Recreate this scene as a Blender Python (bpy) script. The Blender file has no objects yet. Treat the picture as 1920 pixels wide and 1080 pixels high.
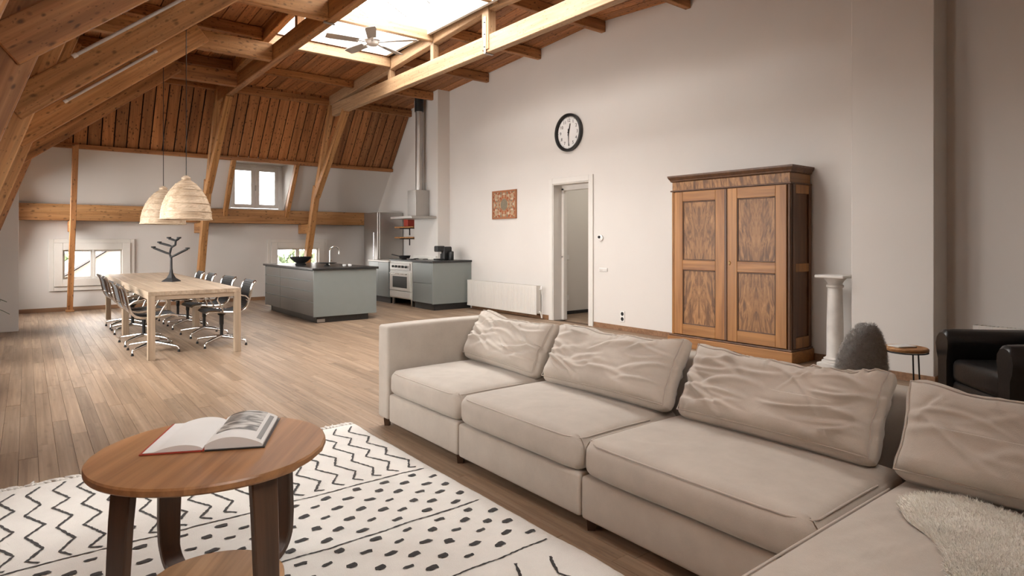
import bpy, bmesh, math, random
from mathutils import Vector, Matrix, noise
random.seed(11)
SC = bpy.context.scene
COL = SC.collection
# ------------------------------------------------------------------ camera
YAW = math.atan(910 / 1160.0)
EYE = 1.32
cam_d = bpy.data.cameras.new('camera')
cam_d.sensor_width = 36.0
cam_d.lens = 36.0 * 1160 / 1920
cam_d.shift_y = -89 / 1920.0
cam_d.clip_start = 0.02
cam = bpy.data.objects.new('camera', cam_d)
COL.objects.link(cam)
cam.location = (0, 0, EYE)
cam.rotation_euler = (math.pi / 2, 0, -YAW)
SC.camera = cam
# ------------------------------------------------------------------ sky
SKY_STRENGTH = 22.0
w = bpy.data.worlds.new('overcast_sky')
SC.world = w
w.use_nodes = True
bg = w.node_tree.nodes['Background']
bg.inputs[0].default_value = (1.0, 0.975, 0.945, 1)
bg.inputs[1].default_value = SKY_STRENGTH
SC.view_settings.view_transform = 'Standard'
SC.view_settings.look = 'None'
SC.view_settings.gamma = 1.0
SC.view_settings.exposure = -0.34
SC.view_settings.use_curve_mapping = False
SC.cycles.max_bounces = 7
SC.cycles.diffuse_bounces = 4
SC.cycles.glossy_bounces = 3
SC.cycles.adaptive_threshold = 0.04
SC.cycles.use_light_tree = False
SC.cycles.transparent_max_bounces = 12
SC.cycles.caustics_reflective = False
SC.cycles.caustics_refractive = False
SC.cycles.sample_clamp_indirect = 6.0


def portal(name, loc, rot, sx, sy):
    """daylight opening: guides the sky light in, gives no light of its own"""
    d = bpy.data.lights.new(name, 'AREA')
    d.shape = 'RECTANGLE'
    d.size, d.size_y = sx, sy
    d.cycles.is_portal = True
    o = bpy.data.objects.new(name, d)
    COL.objects.link(o)
    o.location = loc
    o.rotation_euler = rot
    return o


portal('skylight_opening', (3.89, 6.69, 4.95), (0, 0, 0), 1.86, 5.88)

for _y0, _y1 in ((3.30, 3.95), (5.45, 6.65), (7.15, 8.80), (9.22, 10.65), (11.85, 13.75)):      # unseen windows added for fill light in the left slope
    portal('added_fill_opening', (-.21 - (2.45 - 1.55) * .3365 - .05, (_y0 + _y1) / 2, 1.55), (0, -math.radians(71.4), 0), 1.70, _y1 - _y0)

for _x0, _x1 in ((.20, 1.70),):      # unseen window added for fill light in the near slope, behind the camera
    portal('added_fill_opening', ((_x0 + _x1) / 2, 13.40 - (14.20 - (14.20 - 12.42) / 2.35 * (3.10 - 1.95)) - .06, 3.13), (math.radians(52.8), 0, 0), _x1 - _x0, 1.60)

# ------------------------------------------------------------------ helpers
WM = {}


class MB:
    """collects vertices and faces; build() links them as ONE mesh object"""

    def __init__(s):
        s.v = []
        s.f = []

    def add(s, vs, fs):
        n = len(s.v)
        s.v += [tuple(q) for q in vs]
        s.f += [tuple(i + n for i in f) for f in fs]
        return s

    def box(s, c, d):
        x, y, z = c
        a, b, e = d[0] / 2, d[1] / 2, d[2] / 2
        return s.add([(x - a, y - b, z - e), (x + a, y - b, z - e), (x + a, y + b, z - e), (x - a, y + b, z - e),
                      (x - a, y - b, z + e), (x + a, y - b, z + e), (x + a, y + b, z + e), (x - a, y + b, z + e)],
                     [(3, 2, 1, 0), (4, 5, 6, 7), (0, 1, 5, 4), (1, 2, 6, 5), (2, 3, 7, 6), (3, 0, 4, 7)])

    def bb(s, x0, x1, y0, y1, z0, z1):
        return s.box(((x0 + x1) / 2, (y0 + y1) / 2, (z0 + z1) / 2), (abs(x1 - x0), abs(y1 - y0), abs(z1 - z0)))

    def prism(s, poly, axis, a0, a1):
        """polygon in the two other axes (cyclic order), swept along axis"""
        n = len(poly)

        def mk(p, a):
            if axis == 'x':
                return (a, p[0], p[1])
            if axis == 'y':
                return (p[0], a, p[1])
            return (p[0], p[1], a)
        vs = [mk(p, a0) for p in poly] + [mk(p, a1) for p in poly]
        fs = [tuple(range(n))[::-1], tuple(range(n, 2 * n))]
        fs += [(i, (i + 1) % n, n + (i + 1) % n, n + i) for i in range(n)]
        return s.add(vs, fs)

    def tube(s, pts, r, n=10, closed=False, cap=True, rz=None):
        pts = [Vector(p) for p in pts]
        m = len(pts)
        rs = r if isinstance(r, (list, tuple)) else [r] * m
        prev = None
        vs = []
        for i, p in enumerate(pts):
            if closed:
                t = pts[(i + 1) % m] - pts[i - 1]
            elif i == 0:
                t = pts[1] - p
            elif i == m - 1:
                t = p - pts[i - 1]
            else:
                t = (pts[i + 1] - p).normalized() + (p - pts[i - 1]).normalized()
            if t.length < 1e-9:
                t = Vector((0, 0, 1))
            t.normalize()
            if prev is None:
                u = t.orthogonal().normalized()
            else:
                u = prev - t * prev.dot(t)
                u = u.normalized() if u.length > 1e-6 else t.orthogonal().normalized()
            prev = u
            b = t.cross(u)
            for k in range(n):
                a = 2 * math.pi * k / n
                vs.append(p + (u * math.cos(a) + b * math.sin(a) * (rz or 1)) * rs[i])
        fs = []
        for i in range(m if closed else m - 1):
            j = (i + 1) % m
            for k in range(n):
                q = (k + 1) % n
                fs.append((i * n + k, i * n + q, j * n + q, j * n + k))
        if cap and not closed:
            fs.append(tuple(range(n))[::-1])
            fs.append(tuple(range((m - 1) * n, m * n)))
        return s.add(vs, fs)

    def lathe(s, prof, n=32, c=(0, 0, 0), cap=True, sy=1.0):
        vs = []
        for r, z in prof:
            for k in range(n):
                a = 2 * math.pi * k / n
                vs.append((c[0] + r * math.cos(a), c[1] + r * math.sin(a) * sy, c[2] + z))
        fs = []
        m = len(prof)
        for i in range(m - 1):
            for k in range(n):
                q = (k + 1) % n
                fs.append((i * n + k, i * n + q, (i + 1) * n + q, (i + 1) * n + k))
        if cap:
            fs.append(tuple(range(n))[::-1])
            fs.append(tuple(range((m - 1) * n, m * n)))
        return s.add(vs, fs)

    def grid(s, fn, nu, nv, wrapu=False):
        vs = [fn(i / (nu if wrapu else nu - 1), j / (nv - 1)) for j in range(nv) for i in range(nu)]
        fs = []
        for j in range(nv - 1):
            for i in range(nu if wrapu else nu - 1):
                q = (i + 1) % nu
                fs.append((j * nu + i, j * nu + q, (j + 1) * nu + q, (j + 1) * nu + i))
        return s.add(vs, fs)

    def slab(s, fn, nu, nv, th):
        """curved sheet with thickness along its local normal approximated by th vector function"""
        top = [Vector(fn(i / (nu - 1), j / (nv - 1))) for j in range(nv) for i in range(nu)]
        t = th if callable(th) else (lambda u, v: Vector(th))
        bot = [top[j * nu + i] + Vector(t(i / (nu - 1), j / (nv - 1))) for j in range(nv) for i in range(nu)]
        n = nu * nv
        fs = []
        for j in range(nv - 1):
            for i in range(nu - 1):
                a = j * nu + i
                fs.append((a, a + 1, a + nu + 1, a + nu))
                fs.append((n + a, n + a + nu, n + a + nu + 1, n + a + 1))
        for i in range(nu - 1):
            fs.append((i, n + i, n + i + 1, i + 1))
            a = (nv - 1) * nu + i
            fs.append((a, a + 1, n + a + 1, n + a))
        for j in range(nv - 1):
            a = j * nu
            fs.append((a, a + nu, n + a + nu, n + a))
            a = j * nu + nu - 1
            fs.append((a, n + a, n + a + nu, a + nu))
        return s.add(top + bot, fs)

    def rbox(s, size, r, n=(8, 8, 8), fn=None, c=(0, 0, 0)):
        """rounded box, subdivided; fn(p, q) may push a point (q = -1..1 box coordinates)"""
        key = {}
        L = [q / 2 for q in size]

        def axis(k):
            l, m = L[k], n[k]
            rr = min(r, l * .98)
            e = [-l, -l + rr * .12, -l + rr * .35, -l + rr * .65]
            mid = [-(l - rr) + 2 * (l - rr) * i / m for i in range(m + 1)]
            return e + mid + [-q for q in e[::-1]]
        ax = [axis(k) for k in range(3)]

        def vert(p):
            k = tuple(round(q, 6) for q in p)
            if k in key:
                return key[k]
            inner = Vector([max(-(L[i] - min(r, L[i] * .98)), min(L[i] - min(r, L[i] * .98), p[i])) for i in range(3)])
            d = Vector(p) - inner
            o = inner + (d.normalized() * min(r, min(L) * .98) if d.length > 1e-9 else d)
            if fn:
                o = fn(o, Vector((p[0] / L[0], p[1] / L[1], p[2] / L[2])))
            key[k] = len(s.v)
            s.v.append((o[0] + c[0], o[1] + c[1], o[2] + c[2]))
            return key[k]
        for k in range(3):
            a, b = (k + 1) % 3, (k + 2) % 3
            for sg in (-1, 1):
                for i in range(len(ax[a]) - 1):
                    for j in range(len(ax[b]) - 1):
                        q = []
                        for ii, jj in ((i, j), (i + 1, j), (i + 1, j + 1), (i, j + 1)):
                            p = [0, 0, 0]
                            p[k] = sg * L[k]
                            p[a] = ax[a][ii]
                            p[b] = ax[b][jj]
                            q.append(vert(p))
                        s.f.append(tuple(q if sg > 0 else q[::-1]))
        return s

    def mesh(s, name, bevel=0, seg=1, smooth=0, recalc=True):
        me = bpy.data.meshes.new(name)
        me.from_pydata(s.v, [], s.f)
        if bevel or recalc:
            bm = bmesh.new()
            bm.from_mesh(me)
            if recalc:
                bmesh.ops.recalc_face_normals(bm, faces=bm.faces)
            if bevel:
                ed = [e for e in bm.edges if len(e.link_faces) == 2 and e.calc_face_angle(0) > .6]
                bmesh.ops.bevel(bm, geom=ed, offset=bevel, segments=seg, affect='EDGES', profile=.5, clamp_overlap=True)
            bm.to_mesh(me)
            bm.free()
        if smooth:
            me.polygons.foreach_set('use_smooth', [True] * len(me.polygons))
            if smooth < 3:
                me.set_sharp_from_angle(angle=smooth)
        me.update()
        return me

    def build(s, name, mat, parent=None, M=None, **kw):
        return put(name, s.mesh(name, **kw), mat, parent, M)


def put(name, me, mat, parent=None, M=None):
    if mat is not None and not me.materials:
        me.materials.append(mat)
    o = bpy.data.objects.new(name, me)
    COL.objects.link(o)
    place(o, parent, M or Matrix())
    return o


def place(o, parent, M):
    """M is the world matrix"""
    WM[o] = M
    if parent is None:
        o.matrix_basis = M
    else:
        o.parent = parent
        o.matrix_basis = WM[parent].inverted() @ M


def empty(name, loc=(0, 0, 0), rz=0):
    o = bpy.data.objects.new(name, None)
    o.empty_display_size = .1
    COL.objects.link(o)
    M = Matrix.Translation(loc) @ Matrix.Rotation(rz, 4, 'Z')
    WM[o] = M
    o.matrix_basis = M
    return o


def tag(o, label=None, cat=None, group=None, kind=None):
    if label:
        o['label'] = label
    if cat:
        o['category'] = cat
    if group:
        o['group'] = group
    if kind:
        o['kind'] = kind
    return o


def copy_tree(o, M, parent=None):
    c = o.copy()
    COL.objects.link(c)
    if parent is None:
        WM[c] = M
        c.matrix_basis = M
    else:
        c.parent = parent
    for ch in list(o.children):
        copy_tree(ch, None, c)
    return c


def T(x, y, z):
    return Matrix.Translation((x, y, z))


def RZ(a):
    return Matrix.Rotation(a, 4, 'Z')


def RX(a):
    return Matrix.Rotation(a, 4, 'X')


def RY(a):
    return Matrix.Rotation(a, 4, 'Y')


def frame(p0, p1, up=(0, 0, 1)):
    """matrix with local X from p0 to p1, local Z as near to up as can be, origin midway"""
    p0, p1 = Vector(p0), Vector(p1)
    x = (p1 - p0).normalized()
    z = Vector(up) - x * Vector(up).dot(x)
    z.normalize()
    y = z.cross(x)
    M = Matrix((x, y, z)).transposed().to_4x4()
    M.translation = (p0 + p1) / 2
    return M, (p1 - p0).length


def beam(name, p0, p1, wid, hei, mat, parent=None, up=(0, 0, 1), bevel=.008, off=0):
    """rectangular timber: wid along local Y, hei along local Z; off moves it along local Z"""
    M, l = frame(p0, p1, up)
    m = MB().box((0, 0, off), (l, wid, hei))
    return m.build(name, mat, parent, M, bevel=bevel)


# ------------------------------------------------------------------ materials
def nodes(name, rough=.6, metal=0.0, spec=.5):
    m = bpy.data.materials.new(name)
    m.use_nodes = True
    nt = m.node_tree
    b = nt.nodes['Principled BSDF']
    b.inputs['Roughness'].default_value = rough
    b.inputs['Metallic'].default_value = metal
    b.inputs['Specular IOR Level'].default_value = spec
    return m, nt, b


def N(nt, typ, **kw):
    n = nt.nodes.new(typ)
    for k, v in kw.items():
        if k in n.inputs.keys():
            n.inputs[k].default_value = v
        else:
            setattr(n, k, v)
    return n


def L(nt, a, b):
    nt.links.new(a, b)


def ramp(nt, stops):
    r = nt.nodes.new('ShaderNodeValToRGB')
    e = r.color_ramp.elements
    while len(e) < len(stops):
        e.new(.5)
    for q, (p, c) in zip(e, stops):
        q.position = p
        q.color = (*c, 1) if len(c) == 3 else c
    return r


def coords(nt, kind='Object', rnd=True, scale=(1, 1, 1), rot=(0, 0, 0)):
    tc = N(nt, 'ShaderNodeTexCoord')
    out = tc.outputs[kind]
    if rnd:
        oi = N(nt, 'ShaderNodeObjectInfo')
        mu = N(nt, 'ShaderNodeMath', operation='MULTIPLY')
        mu.inputs[1].default_value = 53.0
        L(nt, oi.outputs['Random'], mu.inputs[0])
        ad = N(nt, 'ShaderNodeVectorMath', operation='ADD')
        L(nt, out, ad.inputs[0])
        L(nt, mu.outputs[0], ad.inputs[1])
        out = ad.outputs[0]
    mp = N(nt, 'ShaderNodeMapping')
    mp.inputs['Scale'].default_value = scale
    mp.inputs['Rotation'].default_value = rot
    L(nt, out, mp.inputs[0])
    return mp.outputs[0]


def mixc(nt, a, b, fac, blend='MIX'):
    m = N(nt, 'ShaderNodeMix', data_type='RGBA', blend_type=blend)
    for sock, val in ((m.inputs[0], fac), (m.inputs[6], a), (m.inputs[7], b)):
        if hasattr(val, 'is_linked') or isinstance(val, bpy.types.NodeSocket):
            L(nt, val, sock)
        elif isinstance(val, (int, float)):
            sock.default_value = val
        else:
            sock.default_value = (*val, 1)
    return m.outputs[2]


def bump(nt, b, h, strength=.2, dist=.01):
    n = N(nt, 'ShaderNodeBump')
    n.inputs['Strength'].default_value = strength
    n.inputs['Distance'].default_value = dist
    L(nt, h, n.inputs['Height'])
    L(nt, n.outputs[0], b.inputs['Normal'])


def plain(name, col, rough=.5, metal=0.0, spec=.5, var=.04, scale=9.0, bmp=0.0):
    m, nt, b = nodes(name, rough, metal, spec)
    v = coords(nt, scale=(scale,) * 3)
    no = N(nt, 'ShaderNodeTexNoise', Scale=1.0, Detail=4.0)
    L(nt, v, no.inputs['Vector'])
    r = ramp(nt, [(.25, [q * (1 - var) for q in col]), (.75, [min(1, q * (1 + var)) for q in col])])
    L(nt, no.outputs[0], r.inputs[0])
    L(nt, r.outputs[0], b.inputs['Base Color'])
    if bmp:
        bump(nt, b, no.outputs[0], bmp, .004)
    return m


def wood(name, dark, mid, light, rough=.55, axis='x', grain=1.0, knots=0.0, knot_scale=1.0, tone=.22, attr=False, bmp=.15):
    m, nt, b = nodes(name, rough)
    long_, cross = .55 * grain, 9.0 * grain
    sc = {'x': (long_, cross, cross), 'y': (cross, long_, cross), 'z': (cross, cross, long_)}[axis]
    v = coords(nt, scale=sc)
    n1 = N(nt, 'ShaderNodeTexNoise', Scale=1.0, Detail=5.0, Roughness=.6, Distortion=.9)
    L(nt, v, n1.inputs['Vector'])
    r = ramp(nt, [(.28, dark), (.5, mid), (.74, light)])
    L(nt, n1.outputs[0], r.inputs[0])
    sf = tuple(q * (5.0 if q == cross else 3.0) for q in sc)
    vf = coords(nt, scale=sf)
    n2 = N(nt, 'ShaderNodeTexNoise', Scale=1.0, Detail=3.0)
    L(nt, vf, n2.inputs['Vector'])
    r2 = ramp(nt, [(.3, (.72, .72, .72)), (.65, (1.08, 1.08, 1.08))])
    L(nt, n2.outputs[0], r2.inputs[0])
    c = mixc(nt, r.outputs[0], r2.outputs[0], .8, 'MULTIPLY')
    if knots:
        for kk, (k_l, k_c, lo, hi) in enumerate(((2.4, 5.0, .13, .34), (5.5, 10.0, .10, .26))):
            kl, kc = k_l * knot_scale, k_c * knot_scale
            ks = {'x': (kl, kc, kc), 'y': (kc, kl, kc), 'z': (kc, kc, kl)}[axis]
            vk = coords(nt, scale=ks)
            wob = N(nt, 'ShaderNodeTexNoise', Scale=1.6, Detail=2.0)
            L(nt, vk, wob.inputs['Vector'])
            va = N(nt, 'ShaderNodeVectorMath', operation='MULTIPLY_ADD')
            va.inputs[1].default_value = (.35, .35, .35)
            L(nt, wob.outputs['Color'], va.inputs[0])
            L(nt, vk, va.inputs[2])
            vo = N(nt, 'ShaderNodeTexVoronoi', feature='F1')
            L(nt, va.outputs[0], vo.inputs['Vector'])
            rk = ramp(nt, [(lo, (1, 1, 1)), (hi, (0, 0, 0))])
            L(nt, vo.outputs['Distance'], rk.inputs[0])
            mm = N(nt, 'ShaderNodeMath', operation='MULTIPLY')
            mm.inputs[1].default_value = knots * (1 if kk == 0 else .75)
            sepc = N(nt, 'ShaderNodeSeparateColor')
            L(nt, vo.outputs['Color'], sepc.inputs[0])
            keep = N(nt, 'ShaderNodeMath', operation='GREATER_THAN')
            keep.inputs[1].default_value = .45
            L(nt, sepc.outputs[kk], keep.inputs[0])
            mk = N(nt, 'ShaderNodeMath', operation='MULTIPLY')
            L(nt, rk.outputs[0], mk.inputs[0])
            L(nt, keep.outputs[0], mk.inputs[1])
            L(nt, mk.outputs[0], mm.inputs[0])
            c = mixc(nt, c, [q * .22 for q in dark], mm.outputs[0])
    hs = N(nt, 'ShaderNodeHueSaturation')
    if attr:
        at = N(nt, 'ShaderNodeAttribute', attribute_name='tone')
        src = at.outputs['Fac']
    else:
        src = N(nt, 'ShaderNodeObjectInfo').outputs['Random']
    mr = N(nt, 'ShaderNodeMapRange')
    mr.inputs[3].default_value = 1 - tone
    mr.inputs[4].default_value = 1 + tone
    L(nt, src, mr.inputs[0])
    L(nt, mr.outputs[0], hs.inputs['Value'])
    L(nt, c, hs.inputs['Color'])
    L(nt, hs.outputs[0], b.inputs['Base Color'])
    bump(nt, b, n2.outputs[0], bmp, .004)
    return m


def fabric(name, col, var=.08, weave=420.0, rough=.95, bmp=.25, crease=0.0):
    m, nt, b = nodes(name, rough, 0, .15)
    v = coords(nt)
    n1 = N(nt, 'ShaderNodeTexNoise', Scale=5.0, Detail=5.0, Roughness=.65)
    L(nt, v, n1.inputs['Vector'])
    n2 = N(nt, 'ShaderNodeTexNoise', Scale=weave, Detail=1.0)
    L(nt, v, n2.inputs['Vector'])
    r = ramp(nt, [(.3, [q * (1 - var) for q in col]), (.7, [q * (1 + var) for q in col])])
    L(nt, n1.outputs[0], r.inputs[0])
    c = mixc(nt, r.outputs[0], n2.outputs[0], .06, 'OVERLAY')
    L(nt, c, b.inputs['Base Color'])
    b.inputs['Sheen Weight'].default_value = .25
    b.inputs['Sheen Roughness'].default_value = .5
    h = n2.outputs[0]
    if crease:
        n3 = N(nt, 'ShaderNodeTexNoise', Scale=11.0, Detail=4.0, Distortion=1.2)
        L(nt, v, n3.inputs['Vector'])
        ma = N(nt, 'ShaderNodeMath', operation='MULTIPLY_ADD')
        ma.inputs[1].default_value = crease
        L(nt, n3.outputs[0], ma.inputs[0])
        L(nt, n2.outputs[0], ma.inputs[2])
        h = ma.outputs[0]
    bump(nt, b, h, bmp, .003)
    return m


def glass(name, tint=(1, 1, 1)):
    m = bpy.data.materials.new(name)
    m.use_nodes = True
    nt = m.node_tree
    nt.nodes.remove(nt.nodes['Principled BSDF'])
    out = nt.nodes['Material Output']
    tr = N(nt, 'ShaderNodeBsdfTransparent')
    tr.inputs[0].default_value = (*tint, 1)
    gl = N(nt, 'ShaderNodeBsdfGlossy')
    gl.inputs['Roughness'].default_value = .03
    mx = N(nt, 'ShaderNodeMixShader')
    fr = N(nt, 'ShaderNodeFresnel')
    fr.inputs[0].default_value = 1.35
    L(nt, fr.outputs[0], mx.inputs[0])
    L(nt, tr.outputs[0], mx.inputs[1])
    L(nt, gl.outputs[0], mx.inputs[2])
    L(nt, mx.outputs[0], out.inputs[0])
    return m


def figured(name):
    """book-matched veneer: flame figure mirrored about the panel's middle (local Y), growing up local Z"""
    m, nt, b = nodes(name, .42)
    tc = N(nt, 'ShaderNodeTexCoord')
    sp = N(nt, 'ShaderNodeSeparateXYZ')
    L(nt, tc.outputs['Object'], sp.inputs[0])
    ab = N(nt, 'ShaderNodeMath', operation='ABSOLUTE')
    L(nt, sp.outputs['Y'], ab.inputs[0])
    oi = N(nt, 'ShaderNodeObjectInfo')
    zz = N(nt, 'ShaderNodeMath', operation='MULTIPLY_ADD')
    zz.inputs[1].default_value = .62
    L(nt, ab.outputs[0], zz.inputs[0])
    z2 = N(nt, 'ShaderNodeMath', operation='SUBTRACT')
    L(nt, sp.outputs['Z'], z2.inputs[0])
    mu = N(nt, 'ShaderNodeMath', operation='MULTIPLY')
    mu.inputs[1].default_value = 1.9
    L(nt, ab.outputs[0], mu.inputs[0])
    L(nt, mu.outputs[0], z2.inputs[1])
    cb = N(nt, 'ShaderNodeCombineXYZ')
    L(nt, ab.outputs[0], cb.inputs['X'])
    L(nt, z2.outputs[0], cb.inputs['Y'])
    L(nt, oi.outputs['Random'], cb.inputs['Z'])
    mp = N(nt, 'ShaderNodeMapping')
    mp.inputs['Scale'].default_value = (17, 4.5, 20)
    L(nt, cb.outputs[0], mp.inputs[0])
    n1 = N(nt, 'ShaderNodeTexNoise', Scale=1.0, Detail=6.0, Roughness=.62, Distortion=1.6)
    L(nt, mp.outputs[0], n1.inputs['Vector'])
    r = ramp(nt, [(.25, (.05, .021, .008)), (.42, (.16, .072, .026)), (.56, (.31, .15, .055)), (.75, (.45, .23, .09))])
    L(nt, n1.outputs[0], r.inputs[0])
    L(nt, r.outputs[0], b.inputs['Base Color'])
    bump(nt, b, n1.outputs[0], .05, .002)
    return m


MT = {}
MT['plaster'] = plain('white_plaster', (.69, .658, .62), .88, spec=.2, var=.025, scale=1.3, bmp=.04)
MT['paint'] = plain('cream_paint', (.72, .685, .63), .5, spec=.4, var=.02)
MT['wpaint'] = plain('white_paint', (.80, .79, .77), .45, spec=.4, var=.02)
MT['board'] = wood('knotty_board', (.25, .098, .034), (.43, .178, .064), (.56, .26, .10), .62, knots=.85, knot_scale=1.0, tone=.28)
MT['beam'] = wood('old_pine_timber', (.23, .095, .028), (.46, .222, .078), (.61, .335, .14), .58, knots=.6, knot_scale=.85, tone=.13)
MT['pale'] = wood('pale_pine_timber', (.32, .19, .095), (.42, .265, .145), (.50, .33, .19), .58, knots=.45, knot_scale=1.2, tone=.08)
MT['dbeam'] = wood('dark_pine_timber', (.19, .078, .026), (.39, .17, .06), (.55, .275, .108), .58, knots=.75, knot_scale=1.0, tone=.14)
MT['oak'] = wood('oak_floor_plank', (.185, .118, .073), (.28, .19, .124), (.365, .262, .182), .48, grain=1.2, knots=.22, knot_scale=.8, tone=.17, bmp=.1)
MT['oakfar'] = wood('oak_floor_plank_far', (.185, .118, .073), (.28, .19, .124), (.365, .262, .182), .48, axis='y', grain=1.2, knots=.2, knot_scale=.8, tone=.17, attr=True, bmp=.1)
MT['sub'] = plain('dark_floor_joint', (.03, .018, .011), .9)
MT['joint'] = plain('floor_joint', (.11, .07, .045), .9)
MT['skirt'] = wood('skirting_wood', (.17, .085, .04), (.25, .13, .065), (.31, .17, .09), .5, tone=.05)
MT['linen'] = fabric('taupe_linen', (.50, .448, .388), crease=1.5)
MT['linen_cush'] = fabric('taupe_washed_linen', (.56, .503, .437), crease=2.5, bmp=.3)
MT['piping'] = fabric('linen_piping', (.51, .448, .39))
MT['walnut'] = wood('walnut_table', (.20, .088, .033), (.32, .152, .06), (.41, .212, .094), .42, grain=.8, tone=.16)
MT['walnut_l'] = wood('walnut_shelf', (.27, .14, .06), (.42, .235, .11), (.53, .32, .165), .42, grain=.8, tone=.15)
MT['walnut_d'] = wood('walnut_leg', (.035, .016, .008), (.07, .033, .016), (.11, .053, .026), .42, axis='z', grain=.9, tone=.06)
MT['ash'] = wood('light_oak_table', (.32, .235, .16), (.41, .31, .218), (.49, .38, .28), .5, grain=.8, tone=.05)
MT['ward'] = wood('honey_walnut', (.20, .08, .024), (.35, .155, .046), (.46, .225, .075), .4, axis='z', grain=.8, tone=.05)
MT['ward_h'] = wood('honey_walnut_rail', (.20, .08, .024), (.35, .155, .046), (.46, .225, .075), .4, axis='y', grain=.8, tone=.05)
MT['ward_d'] = wood('dark_walnut', (.055, .024, .011), (.115, .052, .023), (.17, .08, .037), .4, axis='z', grain=.8, tone=.05)
MT['veneer'] = figured('flame_veneer')
MT['chrome'] = plain('polished_aluminium', (.80, .79, .77), .16, 1.0, var=.02)
MT['steel'] = plain('brushed_steel', (.46, .44, .415), .42, 1.0, var=.05, scale=3)
MT['leather'] = plain('black_leather', (.012, .0105, .010), .33, spec=.5, var=.25, scale=60, bmp=.15)
MT['black'] = plain('black_plastic', (.012, .012, .012), .45, var=.1)
MT['iron'] = plain('dark_iron', (.007, .006, .006), .7, 0.0, var=.2, scale=30, bmp=.2)
MT['green'] = plain('grey_green_lacquer', (.215, .235, .225), .32, var=.02)
MT['stone'] = plain('black_stone', (.02, .02, .02), .3, var=.3, scale=40)
MT['enamel'] = plain('radiator_enamel', (.71, .685, .635), .38, var=.015)
MT['glass'] = glass('clear_glass')
MT['rattan'] = wood('woven_rattan', (.36, .245, .15), (.53, .40, .275), (.64, .51, .375), .7, axis='x', grain=1.5, tone=.08)
MT['marble'] = plain('white_stone', (.66, .63, .59), .5, var=.1, scale=8, bmp=.1)
MT['wool'] = fabric('cream_wool', (.72, .69, .64), weave=260, bmp=.7, var=.05)
MT['blackwool'] = fabric('black_wool', (.022, .02, .019), weave=260, bmp=.6)
MT['fleece'] = plain('cream_fleece', (.95, .90, .82), .95, spec=.1, var=.14, scale=14)
MT['greyfur'] = plain('grey_fur', (.50, .485, .465), .95, spec=.1, var=.25, scale=30)
MT['paper'] = plain('book_paper', (.66, .645, .62), .75, var=.02)
MT['red'] = plain('red_cloth', (.33, .04, .022), .6)
MT['tubes'] = plain('white_tube', (.60, .585, .56), .35)
MT['leaf'] = plain('palm_leaf', (.035, .055, .025), .5, var=.3)
MT['terracotta'] = plain('terracotta', (.33, .15, .08), .8)
MT['rubber'] = plain('rubber', (.02, .02, .02), .8)
MT['brass'] = plain('aged_brass', (.42, .30, .14), .35, 1.0)
MT['fanblade'] = plain('grey_fan_blade', (.52, .50, .475), .5)
MT['taupe'] = plain('drawer_lacquer_baked_shade', (.105, .098, .088), .3, var=.02)  # island drawer fronts: dark reflections and shade put into the base colour
MT['casing'] = plain('cream_casing', (.70, .672, .63), .45, var=.02)
MT['sling'] = fabric('black_net_weave', (.010, .0095, .009), weave=300)
# ================================================================== the room shell
XR = 6.86                    # right wall
YB = 14.25                   # back knee wall
YK, ZK = 12.42, 4.30         # where the steep slope meets the low roof
YRIDGE = 6.70
YN = -0.85                   # near knee wall, behind the camera
SX0, SX1, SY0, SY1 = 2.95, 4.83, 3.77, 9.62   # skylight opening
ZE = 4.93                    # skylight eave


def zr(y):
    return ZK + .06 * ((YK - y) if y > YRIDGE else (y - (2 * YRIDGE - YK)))


def ys(z):                   # steep back slope
    return 14.20 - (14.20 - YK) / (ZK - 1.95) * (z - 1.95)


def xs(z):                   # steep left slope
    return -.21 - (2.45 - z) * .3365


# floor ------------------------------------------------------------
floor = MB().bb(-1.3, 9.2, YN - .1, YB + .1, -.16, -.022).build('floor', MT['joint'], bevel=0)
tag(floor, 'worn oak plank floor of the whole loft', kind='structure')
FW = .092
cosY, sinY = math.cos(YAW), math.sin(YAW)
planks = []
rng = random.Random(5)
ncol = int((XR + 1.05) / FW) + 1
for i in range(ncol):
    x0 = -1.05 + i * FW
    y = YN + rng.uniform(-1.2, 0)
    while y < YB:
        l = rng.choice((.95, 1.15, 1.4, 1.7, 2.0))
        a, b = max(y, YN), min(y + l, YB)
        if b - a > .1:
            planks.append((x0, min(x0 + FW, XR), a, b))
        y += l


def seen_size(p):
    x, y = (p[0] + p[1]) / 2, (p[2] + p[3]) / 2
    best = 0
    for yy in (p[2] + .05, y, p[3] - .05):
        d = x * sinY + yy * cosY
        if d < .5:
            continue
        u = 960 + 1160 * (x * cosY - yy * sinY) / d
        v = 451 + 1160 * EYE / d
        if -20 < u < 1940 and v < 1100:
            hid = (x > 1.95 and yy < 4.1) or (yy > 10.3 and x > 5.9) or (-.7 < x < 1.8 and yy < 4.1)
            best = max(best, (0 if hid else 1) * 1160 * 1160 / d ** 3 * (p[3] - p[2]))
    return best


planks.sort(key=seen_size, reverse=True)
rb = MB()
tones = []
pm = {}
for k, (x0, x1, a, b) in enumerate(planks):
    dz = rng.uniform(0, .0012)
    if k < 298:
        l = round(b - a, 1)
        if l not in pm:
            pm[l] = MB().box((0, 0, -.011), (1, FW - .0013, .022)).mesh('plank', bevel=.0008)
        M = T((x0 + x1) / 2, (a + b) / 2, dz) @ RZ(math.pi / 2) @ Matrix.Diagonal((b - a - .002, 1, 1, 1))
        put('plank', pm[l], MT['oak'], floor, M)
    else:
        n = len(rb.f)
        rb.bb(x0 + .0006, x1 - .0006, a + .001, b - .001, -.022, dz)
        tones += [rng.random()] * 8
far = rb.build('planks', MT['oakfar'], floor)
at = far.data.attributes.new('tone', 'FLOAT', 'POINT')
at.data.foreach_set('value', tones)
tag(far, kind='stuff')

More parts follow.
